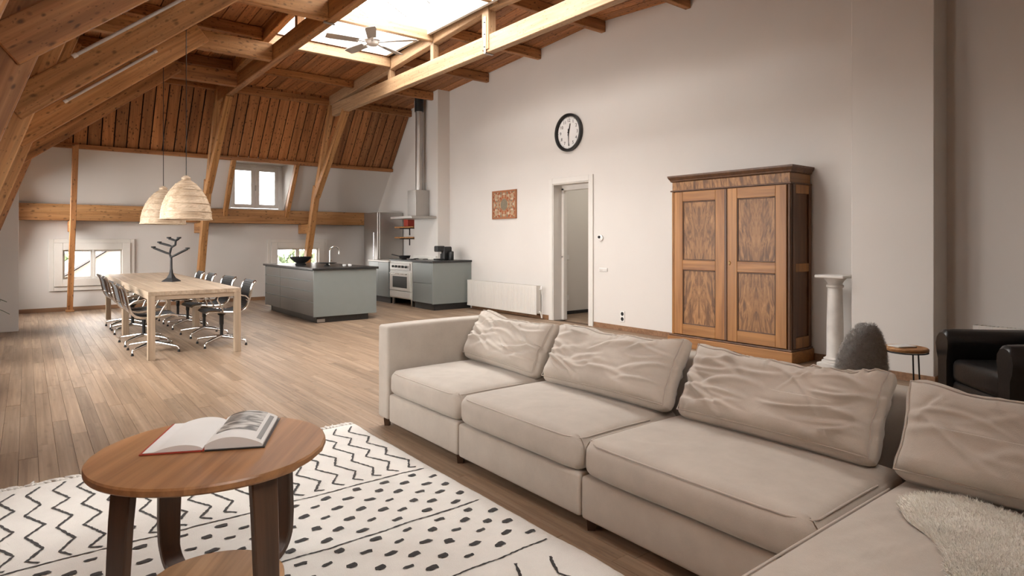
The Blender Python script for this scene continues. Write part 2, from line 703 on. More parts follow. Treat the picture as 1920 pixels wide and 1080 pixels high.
# right wall with the door opening -----------------------------------
DY0, DY1, DZ = 6.80, 7.64, 2.25
top = [(14.35, 1.95), (14.30, 2.02), (YK + .06, ZK + .12), (YRIDGE, zr(YRIDGE) + .12), (.98 - .06, ZK + .12), (-.9, 2.02), (-.95, 1.95)]
wr = MB()
wr.prism([(-.95, -.02), (DY0, -.02), (DY0, zr(DY0) + .1), (YRIDGE, zr(YRIDGE) + .1), (.92, ZK + .1), (-.95, 1.95)], 'x', XR, XR + .24)
wr.prism([(DY1, -.02), (14.35, -.02), (14.35, 1.95), (YK, ZK + .1), (DY1, zr(DY1) + .1)], 'x', XR, XR + .24)
wr.prism([(DY0, DZ), (DY1, DZ), (DY1, zr(DY1) + .1), (DY0, zr(DY0) + .1)], 'x', XR, XR + .24)
wall_right = wr.build('wall_right', MT['plaster'])
tag(wall_right, 'tall white plastered gable wall on the right', kind='structure')
# chimney breast in the kitchen and the pier on the right
brm = MB().bb(6.58, XR + .02, 10.83, 11.80, 0, zr(11.2) + .03).build('wall_chimney_breast', MT['plaster'])
tag(brm, 'white chimney breast behind the cooker', kind='structure')
pier = MB().bb(6.53, XR + .02, 2.07, 2.79, 0, zr(2.1) + .02).build('wall_pier', MT['plaster'], bevel=.006)
tag(pier, 'white wall pier behind the round stool', kind='structure')
# skirting along the right wall
sk = MB()
sk.bb(XR - .016, XR, 2.79, DY0 - .10, 0, .075)
sk.bb(XR - .016, XR, DY1 + .10, 10.0, 0, .075)
sk.bb(XR - .016, XR, YN, 2.07, 0, .075)
sk.bb(6.514, 6.53, 2.054, 2.79, 0, .075)
sk.bb(6.53, XR, 2.054, 2.07, 0, .075)
tag(sk.build('baseboard_right', MT['skirt'], bevel=.003), 'brown wooden skirting along the right wall', kind='structure')

# back knee wall with two low windows -------------------------------
WINS = [(.52, 1.48, .60, 1.15), (4.43, 5.40, .60, 1.15)]
xs_cuts = [-1.3, .52, 1.48, 4.43, 5.40, XR + .2]
bk = MB()
for a, b, hole in ((-1.3, .52, 0), (.52, 1.48, 1), (1.48, 4.43, 0), (4.43, 5.40, 1), (5.40, XR + .1, 0)):
    if hole:
        bk.bb(a, b, YB, YB + .22, -.02, .60)
        bk.bb(a, b, YB, YB + .22, 1.15, 1.95)
    else:
        bk.bb(a, b, YB, YB + .22, -.02, 1.95)
tag(bk.build('wall_back', MT['plaster']), 'low white back wall under the slope', kind='structure')
tag(MB().bb(-1.2, XR, YB - .016, YB, 0, .075).build('baseboard_back', MT['skirt'], bevel=.003), 'brown wooden skirting along the back wall', kind='structure')
# white slope above the timber plate, with the dormer opening
DX0, DX1 = 3.38, 4.56
sl = MB()
zt = 3.00


def slope_quad(m, x0, x1, z0, z1, th=.1):
    m.prism([(ys(z0), z0), (ys(z1), z1), (ys(z1) + th * .9, z1 + th * .6), (ys(z0) + th * .9, z0 + th * .6)], 'x', x0, x1)


slope_quad(sl, -1.3, DX0 - .03, 1.93, zt)
slope_quad(sl, DX1 + .03, XR + .1, 1.93, zt)
tag(sl.build('wall_back_slope', MT['plaster']), 'white plastered steep slope above the long timber plate', kind='structure')
# dormer: side cheeks, head, sill
dm = MB()
for xx in (DX0, DX1 + .03):
    dm.prism([(ys(1.95), 1.95), (YB + .22, 1.95), (YB + .22, zt + .06), (ys(zt), zt + .06), (ys(zt), zt)], 'x', xx - .03, xx)
dm.bb(DX0 - .03, DX1 + .03, ys(zt), YB + .22, zt, zt + .06)
dm.bb(DX0 - .03, DX1 + .03, ys(1.95) - .05, YB + .22, 1.93, 1.965)
tag(dm.build('wall_dormer', MT['plaster']), 'white reveal of the dormer window in the slope', kind='structure')


def pane(parent, x0, x1, z0, z1, y):
    MB().bb(x0, x1, y - .003, y + .003, z0, z1).build('pane', MT['glass'], parent)


def sash(name, parent, x0, x1, z0, z1, y, fr=.045, dep=.05, mat='wpaint', panes=1):
    m = MB()
    m.bb(x0, x0 + fr, y - dep / 2, y + dep / 2, z0, z1)
    m.bb(x1 - fr, x1, y - dep / 2, y + dep / 2, z0, z1)
    m.bb(x0 + fr, x1 - fr, y - dep / 2, y + dep / 2, z0, z0 + fr)
    m.bb(x0 + fr, x1 - fr, y - dep / 2, y + dep / 2, z1 - fr, z1)
    o = m.build(name, MT[mat], parent, bevel=.003)
    pane(o, x0 + fr - .005, x1 - fr + .005, z0 + fr - .005, z1 - fr + .005, y)
    return o


# dormer window: two casements
w1 = MB()
for q in ((3.41, 3.47, 1.965, zt), (4.49, 4.56, 1.965, zt)):
    w1.bb(q[0], q[1], YB + .02, YB + .10, q[2], q[3])
w1.bb(3.47, 4.49, YB + .02, YB + .10, 1.965, 2.03)
w1.bb(3.47, 4.49, YB + .02, YB + .10, zt - .06, zt)
w1o = w1.build('window_1', MT['wpaint'], bevel=.004)
tag(w1o, 'white two casement dormer window between two slanting rafters', kind='structure')
sash('casement', w1o, 3.475, 3.978, 2.035, zt - .062, YB + .045, .085)
sash('casement', w1o, 3.982, 4.485, 2.035, zt - .062, YB + .045, .085)
hm = MB().bb(3.97, 3.99, YB - .012, YB + .02, 2.42, 2.54)
hm.build('window_catch', MT['steel'], w1o, bevel=.003)


def low_window(n, x0, x1, label):
    z0, z1 = .60, 1.15
    y = YB
    # wide cream casing proud of the wall
    m = MB()
    for o_, t_ in ((.20, .035), (.125, .06)):
        a, b, c, d = x0 - o_, x1 + o_, z0 - o_ * 1.1, z1 + o_
        w_ = .075 if o_ > .15 else .135
        m.bb(a, a + w_, y - t_, y, c, d)
        m.bb(b - w_, b, y - t_, y, c, d)
        m.bb(a + w_, b - w_, y - t_, y, d - w_, d)
        m.bb(a + w_, b - w_, y - t_, y, c, c + w_)
    o = m.build(n, MT['paint'], bevel=.005)
    tag(o, label, kind='structure')
    mid = (x0 + x1) / 2
    sash('casement', o, x0, mid - .002, z0, z1, y + .05, .04, mat='paint')
    sash('casement', o, mid + .002, x1, z0, z1, y + .05, .04, mat='paint')
    return o


low_window('window_2', .52, 1.48, 'cream low window behind the slim leaning post')
low_window('window_3', 4.43, 5.40, 'cream low window behind the kitchen island')

# knotty boards on the steep back slope -------------------------------
bp = MB()
slope_quad(bp, -1.3, XR + .1, zt, ZK + .16, .08)
bs = [(a[0], a[1] + .06, a[2] + .04) for a in bp.v]
bp.v = bs
steep = bp.build('wall_back_boarding', MT['sub'])
tag(steep, 'steep slope clad with knotty brown upright boards', kind='structure')
rng = random.Random(8)
x = xs(3.0) - .1
nb = 0
bm_ = {}
p0, p1 = Vector((0, ys(zt), zt)), Vector((0, ys(ZK), ZK))
while x < XR - .02:
    bw = rng.choice((.185, .195, .205))
    x1 = min(x + bw, XR)
    M, l = frame((x + (x1 - x) / 2, p0.y, p0.z), (x + (x1 - x) / 2, p1.y, p1.z), (0, -1, 0))
    k = round(x1 - x, 3)
    if k not in bm_:
        bm_[k] = MB().box((0, 0, -.008), (l, k - .018, .022)).mesh('board', bevel=.004)
    put('board', bm_[k], MT['board'], steep, M @ T(0, 0, rng.uniform(-.003, .003)))
    x = x1
# batten under and over the boards
tag(beam('trim_1', (xs(3.0), ys(zt) - .035, zt - .015), (XR, ys(zt) - .035, zt - .015), .10, .075, MT['dbeam']), 'dark batten along the lower edge of the steep boards', kind='structure')
tag(beam('trim_2', (xs(4.2), ys(4.2) - .04, 4.19), (XR, ys(4.2) - .04, 4.19), .09, .14, MT['dbeam']), 'dark plate along the upper edge of the steep boards', kind='structure')

# low roof, boarded, with the skylight opening ------------------------
cl = MB()


def roof_piece(m, x0, x1, y0, y1, lift=.022, th=.12):
    m.prism([(y0, zr(y0) + lift), (y1, zr(y1) + lift), (y1, zr(y1) + lift + th), (y0, zr(y0) + lift + th)], 'x', x0, x1)


YK0 = 2 * YRIDGE - YK
for x0, x1, y0, y1 in ((-.6, SX0, YRIDGE, YK + .1), (SX1, XR + .1, YRIDGE, YK + .1), (SX0, SX1, SY1, YK + .1),
                       (-.6, SX0, YK0 - .1, YRIDGE), (SX1, XR + .1, YK0 - .1, YRIDGE), (SX0, SX1, YK0 - .1, SY0)):
    roof_piece(cl, x0, x1, y0, y1)
ceiling = cl.build('ceiling', MT['sub'])
tag(ceiling, 'low pitched roof lined with brown boards', kind='structure')
x = .30
rng = random.Random(3)
while x < XR - .02:
    bw = rng.choice((.175, .185, .195))
    x1 = min(x + bw, XR)
    spans = [(YRIDGE, YK)]
    near = [(YK0, YRIDGE)]
    if x1 > SX0 and x < SX1:
        spans = [(SY1, YK)]
        near = [(YK0, SY0)]
    for (a, b) in spans + near:
        xm = (x + x1) / 2
        M, l = frame((xm, a, zr(a)), (xm, b, zr(b)), (0, 0, 1))
        MB().box((0, 0, .011), (l, x1 - x - .012, .022)).build('board', MT['board'], ceiling, M, bevel=.002)
    x = x1

# steep left slope, boarded -------------------------------------------
FILL_LWIN = ((3.30, 3.95), (5.45, 6.65), (7.15, 8.80), (9.22, 10.65), (11.85, 13.75))  # out of view, added to bring fill light to the room
LZ0, LZ1 = .75, 2.35


def left_piece(m, y0, y1, z0, z1):
    m.prism([(xs(z0) - .02, z0), (xs(z1) - .02, z1), (xs(z1) - .16, z1 + .02), (xs(z0) - .16, z0 + .02)], 'y', y0, y1)


ls = MB()
for a_, b_ in zip([YN - .1] + [q[1] for q in FILL_LWIN], [q[0] for q in FILL_LWIN] + [YB + .2]):
    left_piece(ls, a_, b_, -.02, 4.66)
for a_, b_ in FILL_LWIN:
    left_piece(ls, a_, b_, -.02, LZ0)
    left_piece(ls, a_, b_, LZ1, 4.66)
wl = ls.build('wall_left', MT['sub'])
tag(wl, 'steep left slope clad with knotty boards', kind='structure')
rng = random.Random(13)
y = YN
ycuts = []
while y < YB - .02:
    nxt = min(y + rng.choice((.19, .20, .215)), YB)
    for c_ in (3.30, 3.95, 5.45, 6.65, 7.15, 8.80, 9.22, 10.65, 11.85, 13.75):
        if y < c_ - .001 < nxt:
            nxt = c_
    ycuts.append((y, nxt))
    y = nxt
for y, y1 in ycuts:
    inwin = any(a_ - .001 <= y and y1 <= b_ + .001 for a_, b_ in FILL_LWIN)
    for z0, z1 in (((0, LZ0), (LZ1, 4.62)) if inwin else ((0, 4.62),)):
        M, l = frame((xs(z0), (y + y1) / 2, z0), (xs(z1), (y + y1) / 2, z1), (1, 0, 0))
        MB().box((0, 0, -.011), (l, y1 - y - .007, .022)).build('board', MT['board'], wl, M, bevel=.003)
for k, (a_, b_) in enumerate(FILL_LWIN):
    Mw, l = frame((xs(LZ0), (a_ + b_) / 2, LZ0), (xs(LZ1), (a_ + b_) / 2, LZ1), (1, 0, 0))
    hy = (b_ - a_) / 2
    fm = MB()
    fm.box((-l / 2 + .03, 0, -.06), (.06, 2 * hy, .14)).box((l / 2 - .03, 0, -.06), (.06, 2 * hy, .14))
    fm.box((0, -hy + .03, -.06), (l - .12, .06, .14)).box((0, hy - .03, -.06), (l - .12, .06, .14)).box((0, 0, -.06), (l - .12, .05, .08))
    wo = fm.build('window_%d' % (5 + k), MT['wpaint'], None, Mw, bevel=.004)
    tag(wo, ('nearest added fill light window in the left slope', 'second added fill light window in the left slope', 'third added fill light window in the left slope', 'fourth added fill light window in the left slope', 'added fill light window in the left slope behind the partition')[k], kind='structure')
    for s_ in (-1, 1):
        MB().box((0, s_ * hy / 2, -.08), (l - .1, hy - .08, .006)).build('pane', MT['glass'], wo, Mw)
# near (unseen) slope and knee wall
nr = MB()


def yn(z):
    return 2 * YRIDGE - ys(z)


def near_quad(m, x0, x1, z0, z1, th=.1):
    m.prism([(yn(z0), z0), (yn(z1), z1), (yn(z1) - th * .9, z1 + th * .6), (yn(z0) - th * .9, z0 + th * .6)], 'x', x0, x1)


FILL_NWIN = ((.20, 1.70),)  # out of view, added to lighten the sofa and rug
NZ0, NZ1 = 2.48, 3.72
for a_, b_ in zip([-1.3] + [q[1] for q in FILL_NWIN], [q[0] for q in FILL_NWIN] + [XR + .1]):
    near_quad(nr, a_, b_, 1.93, ZK + .05)
for a_, b_ in FILL_NWIN:
    near_quad(nr, a_, b_, 1.93, NZ0)
    near_quad(nr, a_, b_, NZ1, ZK + .05)
nr.bb(-1.3, XR + .1, YN - .15, YN, -.02, 1.97)
tag(nr.build('wall_near', MT['plaster']), 'white near wall and slope behind the camera', kind='structure')
for k, (a_, b_) in enumerate(FILL_NWIN):
    Mw, l = frame(((a_ + b_) / 2, yn(NZ0), NZ0), ((a_ + b_) / 2, yn(NZ1), NZ1), (0, 1, -.7))
    hy = (b_ - a_) / 2
    fm = MB()
    fm.box((-l / 2 + .03, 0, -.05), (.06, 2 * hy, .12)).box((l / 2 - .03, 0, -.05), (.06, 2 * hy, .12))
    fm.box((0, -hy + .03, -.05), (l - .12, .06, .12)).box((0, hy - .03, -.05), (l - .12, .06, .12)).box((0, 0, -.05), (l - .12, .05, .08))
    wo = fm.build('window_%d' % (10 + k), MT['wpaint'], None, Mw, bevel=.004)
    tag(wo, ('added fill light window in the near slope above the camera', 'added fill light window in the near slope right of the camera')[k], kind='structure')
    for s_ in (-1, 1):
        MB().box((0, s_ * hy / 2, -.07), (l - .1, hy - .08, .006)).build('pane', MT['glass'], wo, Mw)
# white partition at the far left
pt = MB()
pt.prism([(xs(0) + .0, 0), (-.092, 0), (-.092, 2.30), (xs(2.30) + .0, 2.30)], 'y', 11.50, 11.62)
tag(pt.build('wall_partition', MT['plaster'], bevel=.004), 'short white partition at the left edge', kind='structure')

# skylight lantern -----------------------------------------------------
up = MB()
zz = 4.36
zb = zr(SY1) - .0
up.bb(SX0 - .03, SX0 + .02, SY0 - .03, SY1 + .03, zb, ZE)
up.bb(SX1 - .02, SX1 + .03, SY0 - .03, SY1 + .03, zb, ZE)
up.bb(SX0 + .02, SX1 - .02, SY0 - .03, SY0 + .02, zr(SY0) - .005, ZE)
up.bb(SX0 + .02, SX1 - .02, SY1 - .02, SY1 + .03, zb, ZE)
sky = up.build('window_4', MT['wpaint'])
tag(sky, 'glazed roof lantern above the ceiling fan', kind='structure')
XM = (SX0 + SX1) / 2
ZRD = ZE + (SX1 - XM) * .48
ny = 8
for k in range(ny):
    a = SY0 + (SY1 - SY0) * k / ny
    b = SY0 + (SY1 - SY0) * (k + 1) / ny
    for sx in (SX0, SX1):
        g = MB()
        g.add([(sx, a, ZE), (sx, b, ZE), (XM, b, ZRD), (XM, a, ZRD)], [(0, 1, 2, 3)])
        g.build('pane', MT['glass'], sky)
for yy in (SY0 - .02, SY1 + .02):
    MB().add([(SX0, yy, ZE), (SX1, yy, ZE), (XM, yy, ZRD)], [(0, 1, 2)]).build('pane', MT['glass'], sky)
for k in range(ny + 1):
    a = SY0 + (SY1 - SY0) * k / ny
    for sx in (SX0, SX1):
        beam('glazing_bar', (sx, a, ZE), (XM, a, ZRD), .03, .04, MT['steel'], sky, bevel=.003)
beam('ridge_bar', (XM, SY0, ZRD), (XM, SY1, ZRD), .05, .06, MT['wpaint'], sky, bevel=.004)

# door opening with deep casing, hall beyond --------------------------
dc = MB()
for yy, s in ((DY0, -1), (DY1, 1)):
    dc.bb(XR - .022, XR, min(yy, yy + s * .09), max(yy, yy + s * .09), 0, DZ + .09)
    dc.bb(XR - .012, XR + .245, min(yy, yy - s * .018), max(yy, yy - s * .018), 0, DZ)
    dc.bb(XR + .17, XR + .25, min(yy - s * .018, yy - s * .07), max(yy - s * .018, yy - s * .07), 0, DZ - .06)
dc.bb(XR - .022, XR, DY0, DY1, DZ, DZ + .09)
dc.bb(XR - .012, XR + .245, DY0 + .018, DY1 - .018, DZ - .018, DZ)
dc.bb(XR + .17, XR + .25, DY0 + .018, DY1 - .018, DZ - .10, DZ - .018)
dr = dc.build('door_1', MT['casing'], bevel=.004)
tag(dr, 'open white doorway with a deep painted casing', kind='structure')
MB().lathe([(.009, 0), (.014, .004), (.014, .016), (.006, .02)], 12).build('strike_plate', MT['steel'], dr, T(XR + .17, DY1 - .045, 1.05) @ RY(-math.pi / 2), smooth=.6)
hl = MB()
hl.bb(7.10, 9.2, 8.10, 8.25, -.02, 2.75)
hl.bb(9.05, 9.2, 5.2, 8.25, -.02, 2.75)
hl.bb(7.10, 9.2, 5.1, 5.25, -.02, 2.75)
hl.bb(7.10, 9.2, 5.1, 8.25, 2.7, 2.8)
tag(hl.build('wall_hall', MT['plaster']), 'white walls of the hall beyond the doorway', kind='structure')
tag(MB().bb(7.10, 9.05, 5.2, 8.1, -.02, .001).build('floor_hall', MT['oakfar']), 'brown floor of the hall beyond the doorway', kind='structure')
tag(MB().bb(7.10, 9.05, 8.085, 8.10, 0, .06).build('baseboard_hall', MT['stone']), 'dark skirting in the hall', kind='structure')
# ================================================================== roof timbers
TZ0, TZ1 = 3.87, 4.11        # tie beam bottom and top


def big_truss(x, mat, label, near=True):
    r = empty('roof_truss', (x, 14.15, 0))
    tag(r, label, 'roof truss', 'big roof trusses')
    m = MT[mat]
    fork = (13.24, 2.40)
    # leg in two lengths, brace, tie, rafters
    beam('leg', (x, 14.13, 0), (x, fork[0] - .03, fork[1] + .1), .125, .17, MT['beam'], r, up=(0, -1, 0))
    beam('upper_leg', (x, fork[0] + .03, fork[1] - .15), (x, 12.36, 4.2), .10, .13, MT['beam'], r, up=(0, -1, 0))
    beam('brace', (x, fork[0] - .02, fork[1] - .12), (x, 11.66, TZ0 + .03), .12, .13, MT['beam'], r, up=(0, -1, 0))
    beam('tie_beam', (x, 1.25, (TZ0 + TZ1) / 2), (x, 12.25, (TZ0 + TZ1) / 2), .11, TZ1 - TZ0, m, r)
    for a, b in ((YRIDGE, 12.40), (1.0, YRIDGE)):
        beam('rafter', (x, a, zr(a) - .10), (x, b, zr(b) - .10), .10, .198, m, r)
    # corbel carrying the plate from the wall
    beam('corbel', (x, 14.24, 1.58), (x, 13.50, 1.58), .11, .21, MT['beam'], r)
    return r


def posts(r, x, mat, ys_, king=None):
    for yy in ys_:
        beam('post', (x, yy, TZ1 - .04), (x, yy, zr(yy) - .18), .10, .09, MT[mat], r, up=(0, 1, 0), bevel=.005)
    if king:
        beam('king_post', (x - .005, king, TZ0 + .04), (x - .005, king, zr(king) - .02), .13, .15, MT[mat], r, up=(0, 1, 0), bevel=.005)
        st = MB().bb(x - .078, x - .071, king - .022, king + .022, TZ0 - .01, 4.36)
        st.bb(x - .078, x + .06, king - .022, king + .022, TZ0 - .012, TZ0 - .004)
        so = st.build('iron_strap', MT['steel'], r, bevel=.001)
        for zz_ in (3.95, 4.12, 4.28):
            MB().lathe([(.011, 0), (.011, .006), (.006, .010)], 8).build('bolt', MT['iron'], r, T(x - .078, king, zz_) @ RY(-math.pi / 2))


tA = big_truss(4.97, 'pale', 'pale pine roof truss beside the right wall')
posts(tA, 4.97, 'pale', (9.72, 8.28, 5.1, 3.7), king=6.84)
tB = big_truss(2.80, 'beam', 'brown pine roof truss left of the ceiling fan')
posts(tB, 2.80, 'beam', (9.72, 8.05, 5.1, 3.7), king=7.02)
# slim leaning post at the far left
tC = empty('roof_post', (.63, 14.1, 0))
tag(tC, 'slim brown leaning post in front of the far left window', 'post')
beam('post', (.63, 14.10, .035), (.66, 12.95, 2.98), .09, .10, MT['dbeam'], tC, up=(0, -1, 0))
MB().box((.63, 14.10, .02), (.13, .14, .04)).build('foot_block', MT['dbeam'], tC, bevel=.006)
beam('corbel', (.64, 14.24, 1.58), (.64, 13.58, 1.58), .08, .20, MT['dbeam'], tC)

# purlins ----------------------------------------------------------
for x0, x1, where in ((4.97 + .05, XR - .002, 'against the right gable wall'),):
    for yy, w_ in ((11.05, 'over the cooker flue'), (9.48, 'high above the small picture'), (7.98, 'high left of the clock'), (6.5, 'high right of the clock'), (4.98, 'highest and nearest in view')):
        o = beam('purlin', (x0, yy, zr(yy) - .09), (x1, yy, zr(yy) - .09), .085, .165, MT['dbeam'])
        tag(o, 'short brown purlin running into the gable wall, ' + w_, 'purlin', 'purlins')
for yy, mt, w_, h_ in ((11.2, 'dbeam', 'dark brown purlin below the boards beyond the ceiling fan', .13), (SY1 + .06, 'pale', 'pale beam along the far edge of the skylight', .165), (8.27, 'pale', 'pale beam crossing the skylight that carries the fan', .165), (6.60, 'pale', 'pale beam crossing the skylight at the ridge', .165), (5.0, 'pale', 'pale beam crossing the near half of the skylight', .165), (SY0 - .06, 'pale', 'pale beam along the near edge of the skylight', .165)):
    o = beam('purlin', (2.86, yy, zr(yy) - h_ / 2 - .004), (4.915, yy, zr(yy) - h_ / 2 - .004), .085, h_, MT[mt])
    tag(o, w_, 'purlin', 'purlins')
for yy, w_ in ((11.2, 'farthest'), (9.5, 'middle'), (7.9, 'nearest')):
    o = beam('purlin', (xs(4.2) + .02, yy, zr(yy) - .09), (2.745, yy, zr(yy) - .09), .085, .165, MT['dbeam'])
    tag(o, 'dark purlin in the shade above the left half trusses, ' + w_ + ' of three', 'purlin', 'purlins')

# half trusses of the left slope -------------------------------------
ang = math.atan2(1.43, 1.74)


def half_truss(y, label, mat):
    r = empty('half_truss', (xs(0) + .3, y, 0))
    tag(r, label, 'roof truss', 'half trusses of the left slope')
    kx, kz = .055, 2.45
    d = .25

    def xi(z):
        return kx - (kz - z) * .3365
    nrm = Vector((-1, 0, .3365)).normalized()
    beam('leg', (xi(0), y, 0), (xi(4.15), y, 4.15), .055, d, MT[mat], r, up=nrm, off=d / 2)
    u = Vector((math.cos(ang), 0, math.sin(ang)))
    n2 = Vector((-u.z, 0, u.x))
    p0 = Vector((kx, y - .03, kz)) - u * .0
    p1 = Vector((kx, y - .03, kz)) + u * 2.40
    beam('brace', p0 - u * .12 + Vector((0, 0, 0)), p1, .055, d, MT[mat], r, up=n2, off=d / 2)
    beam('tie_beam', (xs(4.0) + .02, y + .07, 4.0), (2.745, y + .07, 4.0), .13, .24, MT[mat], r)
    return r


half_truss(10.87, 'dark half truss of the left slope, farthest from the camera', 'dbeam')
half_truss(9.00, 'half truss of the left slope with the lower tube lamp', 'beam')
half_truss(6.93, 'half truss of the left slope with the upper tube lamp', 'beam')
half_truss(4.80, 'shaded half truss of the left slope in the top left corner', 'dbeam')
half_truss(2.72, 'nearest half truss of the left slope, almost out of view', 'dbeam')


def tube_lamp(p0, p1, label):
    r = empty('tube_lamp', p0)
    tag(r, label, 'tube lamp', 'fluorescent tubes')
    p0, p1 = Vector(p0), Vector(p1)
    d = (p1 - p0).normalized()
    MB().tube([p0 + d * .03, p1 - d * .03], .016, 12).build('tube', MT['tubes'], r, smooth=.7)
    for q in (p0, p1 - d * .04):
        MB().tube([q, q + d * .04], .021, 10).build('end_cap', MT['wpaint'], r, smooth=.7)
    M, l = frame(p0, p1)
    MB().box((0, .028, 0), (l * .96, .035, .03)).build('housing', MT['wpaint'], r, M, bevel=.003)


tube_lamp((.344, 8.925, 2.94), (1.292, 8.925, 3.72), 'lower white fluorescent tube along a slanting brace')
tube_lamp((.328, 6.86, 2.985), (1.25, 6.86, 3.745), 'upper white fluorescent tube along a slanting brace')

# long timber plate on the knee wall, rafters beside the dormer
tag(beam('wall_plate', (-1.0, 14.14, 1.842), (6.60, 14.14, 1.842), .17, .30, MT['beam']), 'long horizontal pine timber along the back wall', 'timber')
for xx, w_ in ((3.31, 'left'), (4.60, 'right')):
    o = beam('rafter', (xx, 14.10, 1.86), (xx, ys(zt) - .03, zt - .0), .085, .12, MT['beam'], up=(0, -1, .3))
    tag(o, 'slanting rafter at the %s side of the dormer window' % w_, 'rafter')

# ================================================================== ceiling fan
fan = empty('ceiling_fan', (3.93, 8.27, 4.05))
tag(fan, 'grey five blade ceiling fan below the skylight', 'ceiling fan')
fx, fy = 3.93, 8.27
MB().tube([(fx, fy, 4.26), (fx, fy, zr(fy) - .17)], .012, 10).build('rod', MT['wpaint'], fan, smooth=.7)
MB().lathe([(.03, 0), (.05, .01), (.055, .04), (.02, .06)], 20, (fx, fy, zr(fy) - .232)).build('canopy', MT['wpaint'], fan, smooth=.7)
MB().lathe([(.02, -.06), (.06, -.055), (.085, -.03), (.095, .0), (.12, .01), (.125, .045), (.09, .075), (.03, .085)], 28, (fx, fy, 4.19)).build('motor', MT['wpaint'], fan, smooth=.7)
for k in range(5):
    a = math.radians(-118 + 72 * k)
    M = T(fx, fy, 4.18) @ RZ(a)
    MB().slab(lambda u, v: (.20 + .46 * u, (v - .5) * (.115 + .035 * math.sin(math.pi * min(1, u * 1.0) * .5)) * (1 if u < .97 else .8), (v - .5) * .025), 8, 4, (0, 0, .008)).build('blade', MT['fanblade'], fan, M)
    MB().box((.16, 0, .0), (.15, .035, .012)).build('blade_arm', MT['wpaint'], fan, M, bevel=.003)

# ================================================================== pendants
def pendant_parts():
    r = empty('pendant_lamp', (0, 0, 0))
    R0, Hh = .285, .50

    def prof(t):
        return (R0 * (math.cos(t * math.pi / 2 * .93) ** .62)) if t < 1 else .05
    m = MB()
    n, k = 64, 26
    rings = []
    for j in range(k):
        t = j / (k - 1)
        rad = max(.045, R0 * (1 - t ** 2.0) ** .68)
        rings.append((rad, t * Hh))
    for j, (rad, z) in enumerate(rings):
        for i in range(n):
            a = 2 * math.pi * i / n
            w_ = .0035 if (i + j) % 2 else -.0035
            m.v.append(((rad + w_) * math.cos(a), (rad + w_) * math.sin(a), z))
    for j in range(k - 1):
        for i in range(n):
            q = (i + 1) % n
            m.f.append((j * n + i, j * n + q, (j + 1) * n + q, (j + 1) * n + i))
    # inner skin
    b = len(m.v)
    for j, (rad, z) in enumerate(rings):
        for i in range(n):
            a = 2 * math.pi * i / n
            m.v.append(((rad - .012) * math.cos(a), (rad - .012) * math.sin(a), z + .002))
    for j in range(k - 1):
        for i in range(n):
            q = (i + 1) % n
            m.f.append((b + (j + 1) * n + i, b + (j + 1) * n + q, b + j * n + q, b + j * n + i))
    m.build('shade', MT['rattan'], r, smooth=1.2, recalc=False)
    for zf in (.0, .09, .19, .28, .36, .43):
        t = zf / Hh
        rad = max(.045, R0 * (1 - t ** 2.0) ** .68) + .004
        MB().tube([(rad * math.cos(2 * math.pi * i / 48), rad * math.sin(2 * math.pi * i / 48), zf) for i in range(48)], .009 if zf == 0 else .006, 6, closed=True).build('woven_hoop', MT['rattan'], r, smooth=1.2)
    MB().lathe([(.05, 0), (.055, .02), (.03, .04), (.02, .05)], 20, (0, 0, Hh - .01)).build('cap', MT['rattan'], r, smooth=.8)
    MB().lathe([(.02, 0), (.035, .03), (.035, .07), (.02, .1)], 16, (0, 0, Hh - .2)).build('bulb', MT['wpaint'], r, smooth=.8)
    MB().tube([(0, 0, Hh + .02), (0, 0, 4.52 - 1.59)], .0045, 6).build('cord', MT['black'], r)
    return r


pr = pendant_parts()
pr.matrix_basis = WM[pr] = T(1.555, 8.52, 1.585)
tag(pr, 'nearer wicker dome pendant lamp over the dining table', 'pendant lamp', 'wicker pendant lamps')
pc = copy_tree(pr, T(1.54, 10.05, 1.56))
tag(pc, 'farther wicker dome pendant lamp over the dining table', 'pendant lamp', 'wicker pendant lamps')

# ================================================================== kitchen
def panel(name, parent, mat, x0, x1, y0, y1, z0, z1, bevel=.002):
    return MB().bb(x0, x1, y0, y1, z0, z1).build(name, mat, parent, bevel=bevel)


# island
isl = empty('kitchen_island', (4.1, 10.9, 0))
tag(isl, 'grey green kitchen island with long drawers and black top', 'kitchen island')
IX0, IX1, IY0, IY1 = 3.58, 4.66, 9.66, 12.20
panel('carcass', isl, MT['green'], IX0 + .022, IX1 - .02, IY0 + .022, IY1 - .02, .11, .835)
panel('end_panel', isl, MT['green'], IX0, IX1, IY0, IY0 + .02, .10, .845)
panel('end_panel', isl, MT['green'], IX0, IX1, IY1 - .02, IY1, .10, .845)
panel('plinth', isl, MT['stone'], IX0 + .06, IX1 - .13, IY0 + .04, IY1 - .25, 0, .105)
panel('worktop', isl, MT['stone'], IX0 - .03, IX1 + .03, IY0 - .03, IY1 + .03, .845, .88, .004)
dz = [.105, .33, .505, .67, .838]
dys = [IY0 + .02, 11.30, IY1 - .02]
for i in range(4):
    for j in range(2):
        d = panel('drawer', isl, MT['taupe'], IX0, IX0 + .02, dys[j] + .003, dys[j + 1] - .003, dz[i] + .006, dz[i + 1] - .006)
for j in range(2):
    panel('foot', isl, MT['steel'], IX0 + .08, IX0 + .115, IY1 - .12 - j * .1, IY1 - .085 - j * .1, 0, .11)
panel('vent_grille', isl, MT['steel'], IX0 + .07, IX0 + .20, IY0 + .034, IY0 + .041, .01, .06)
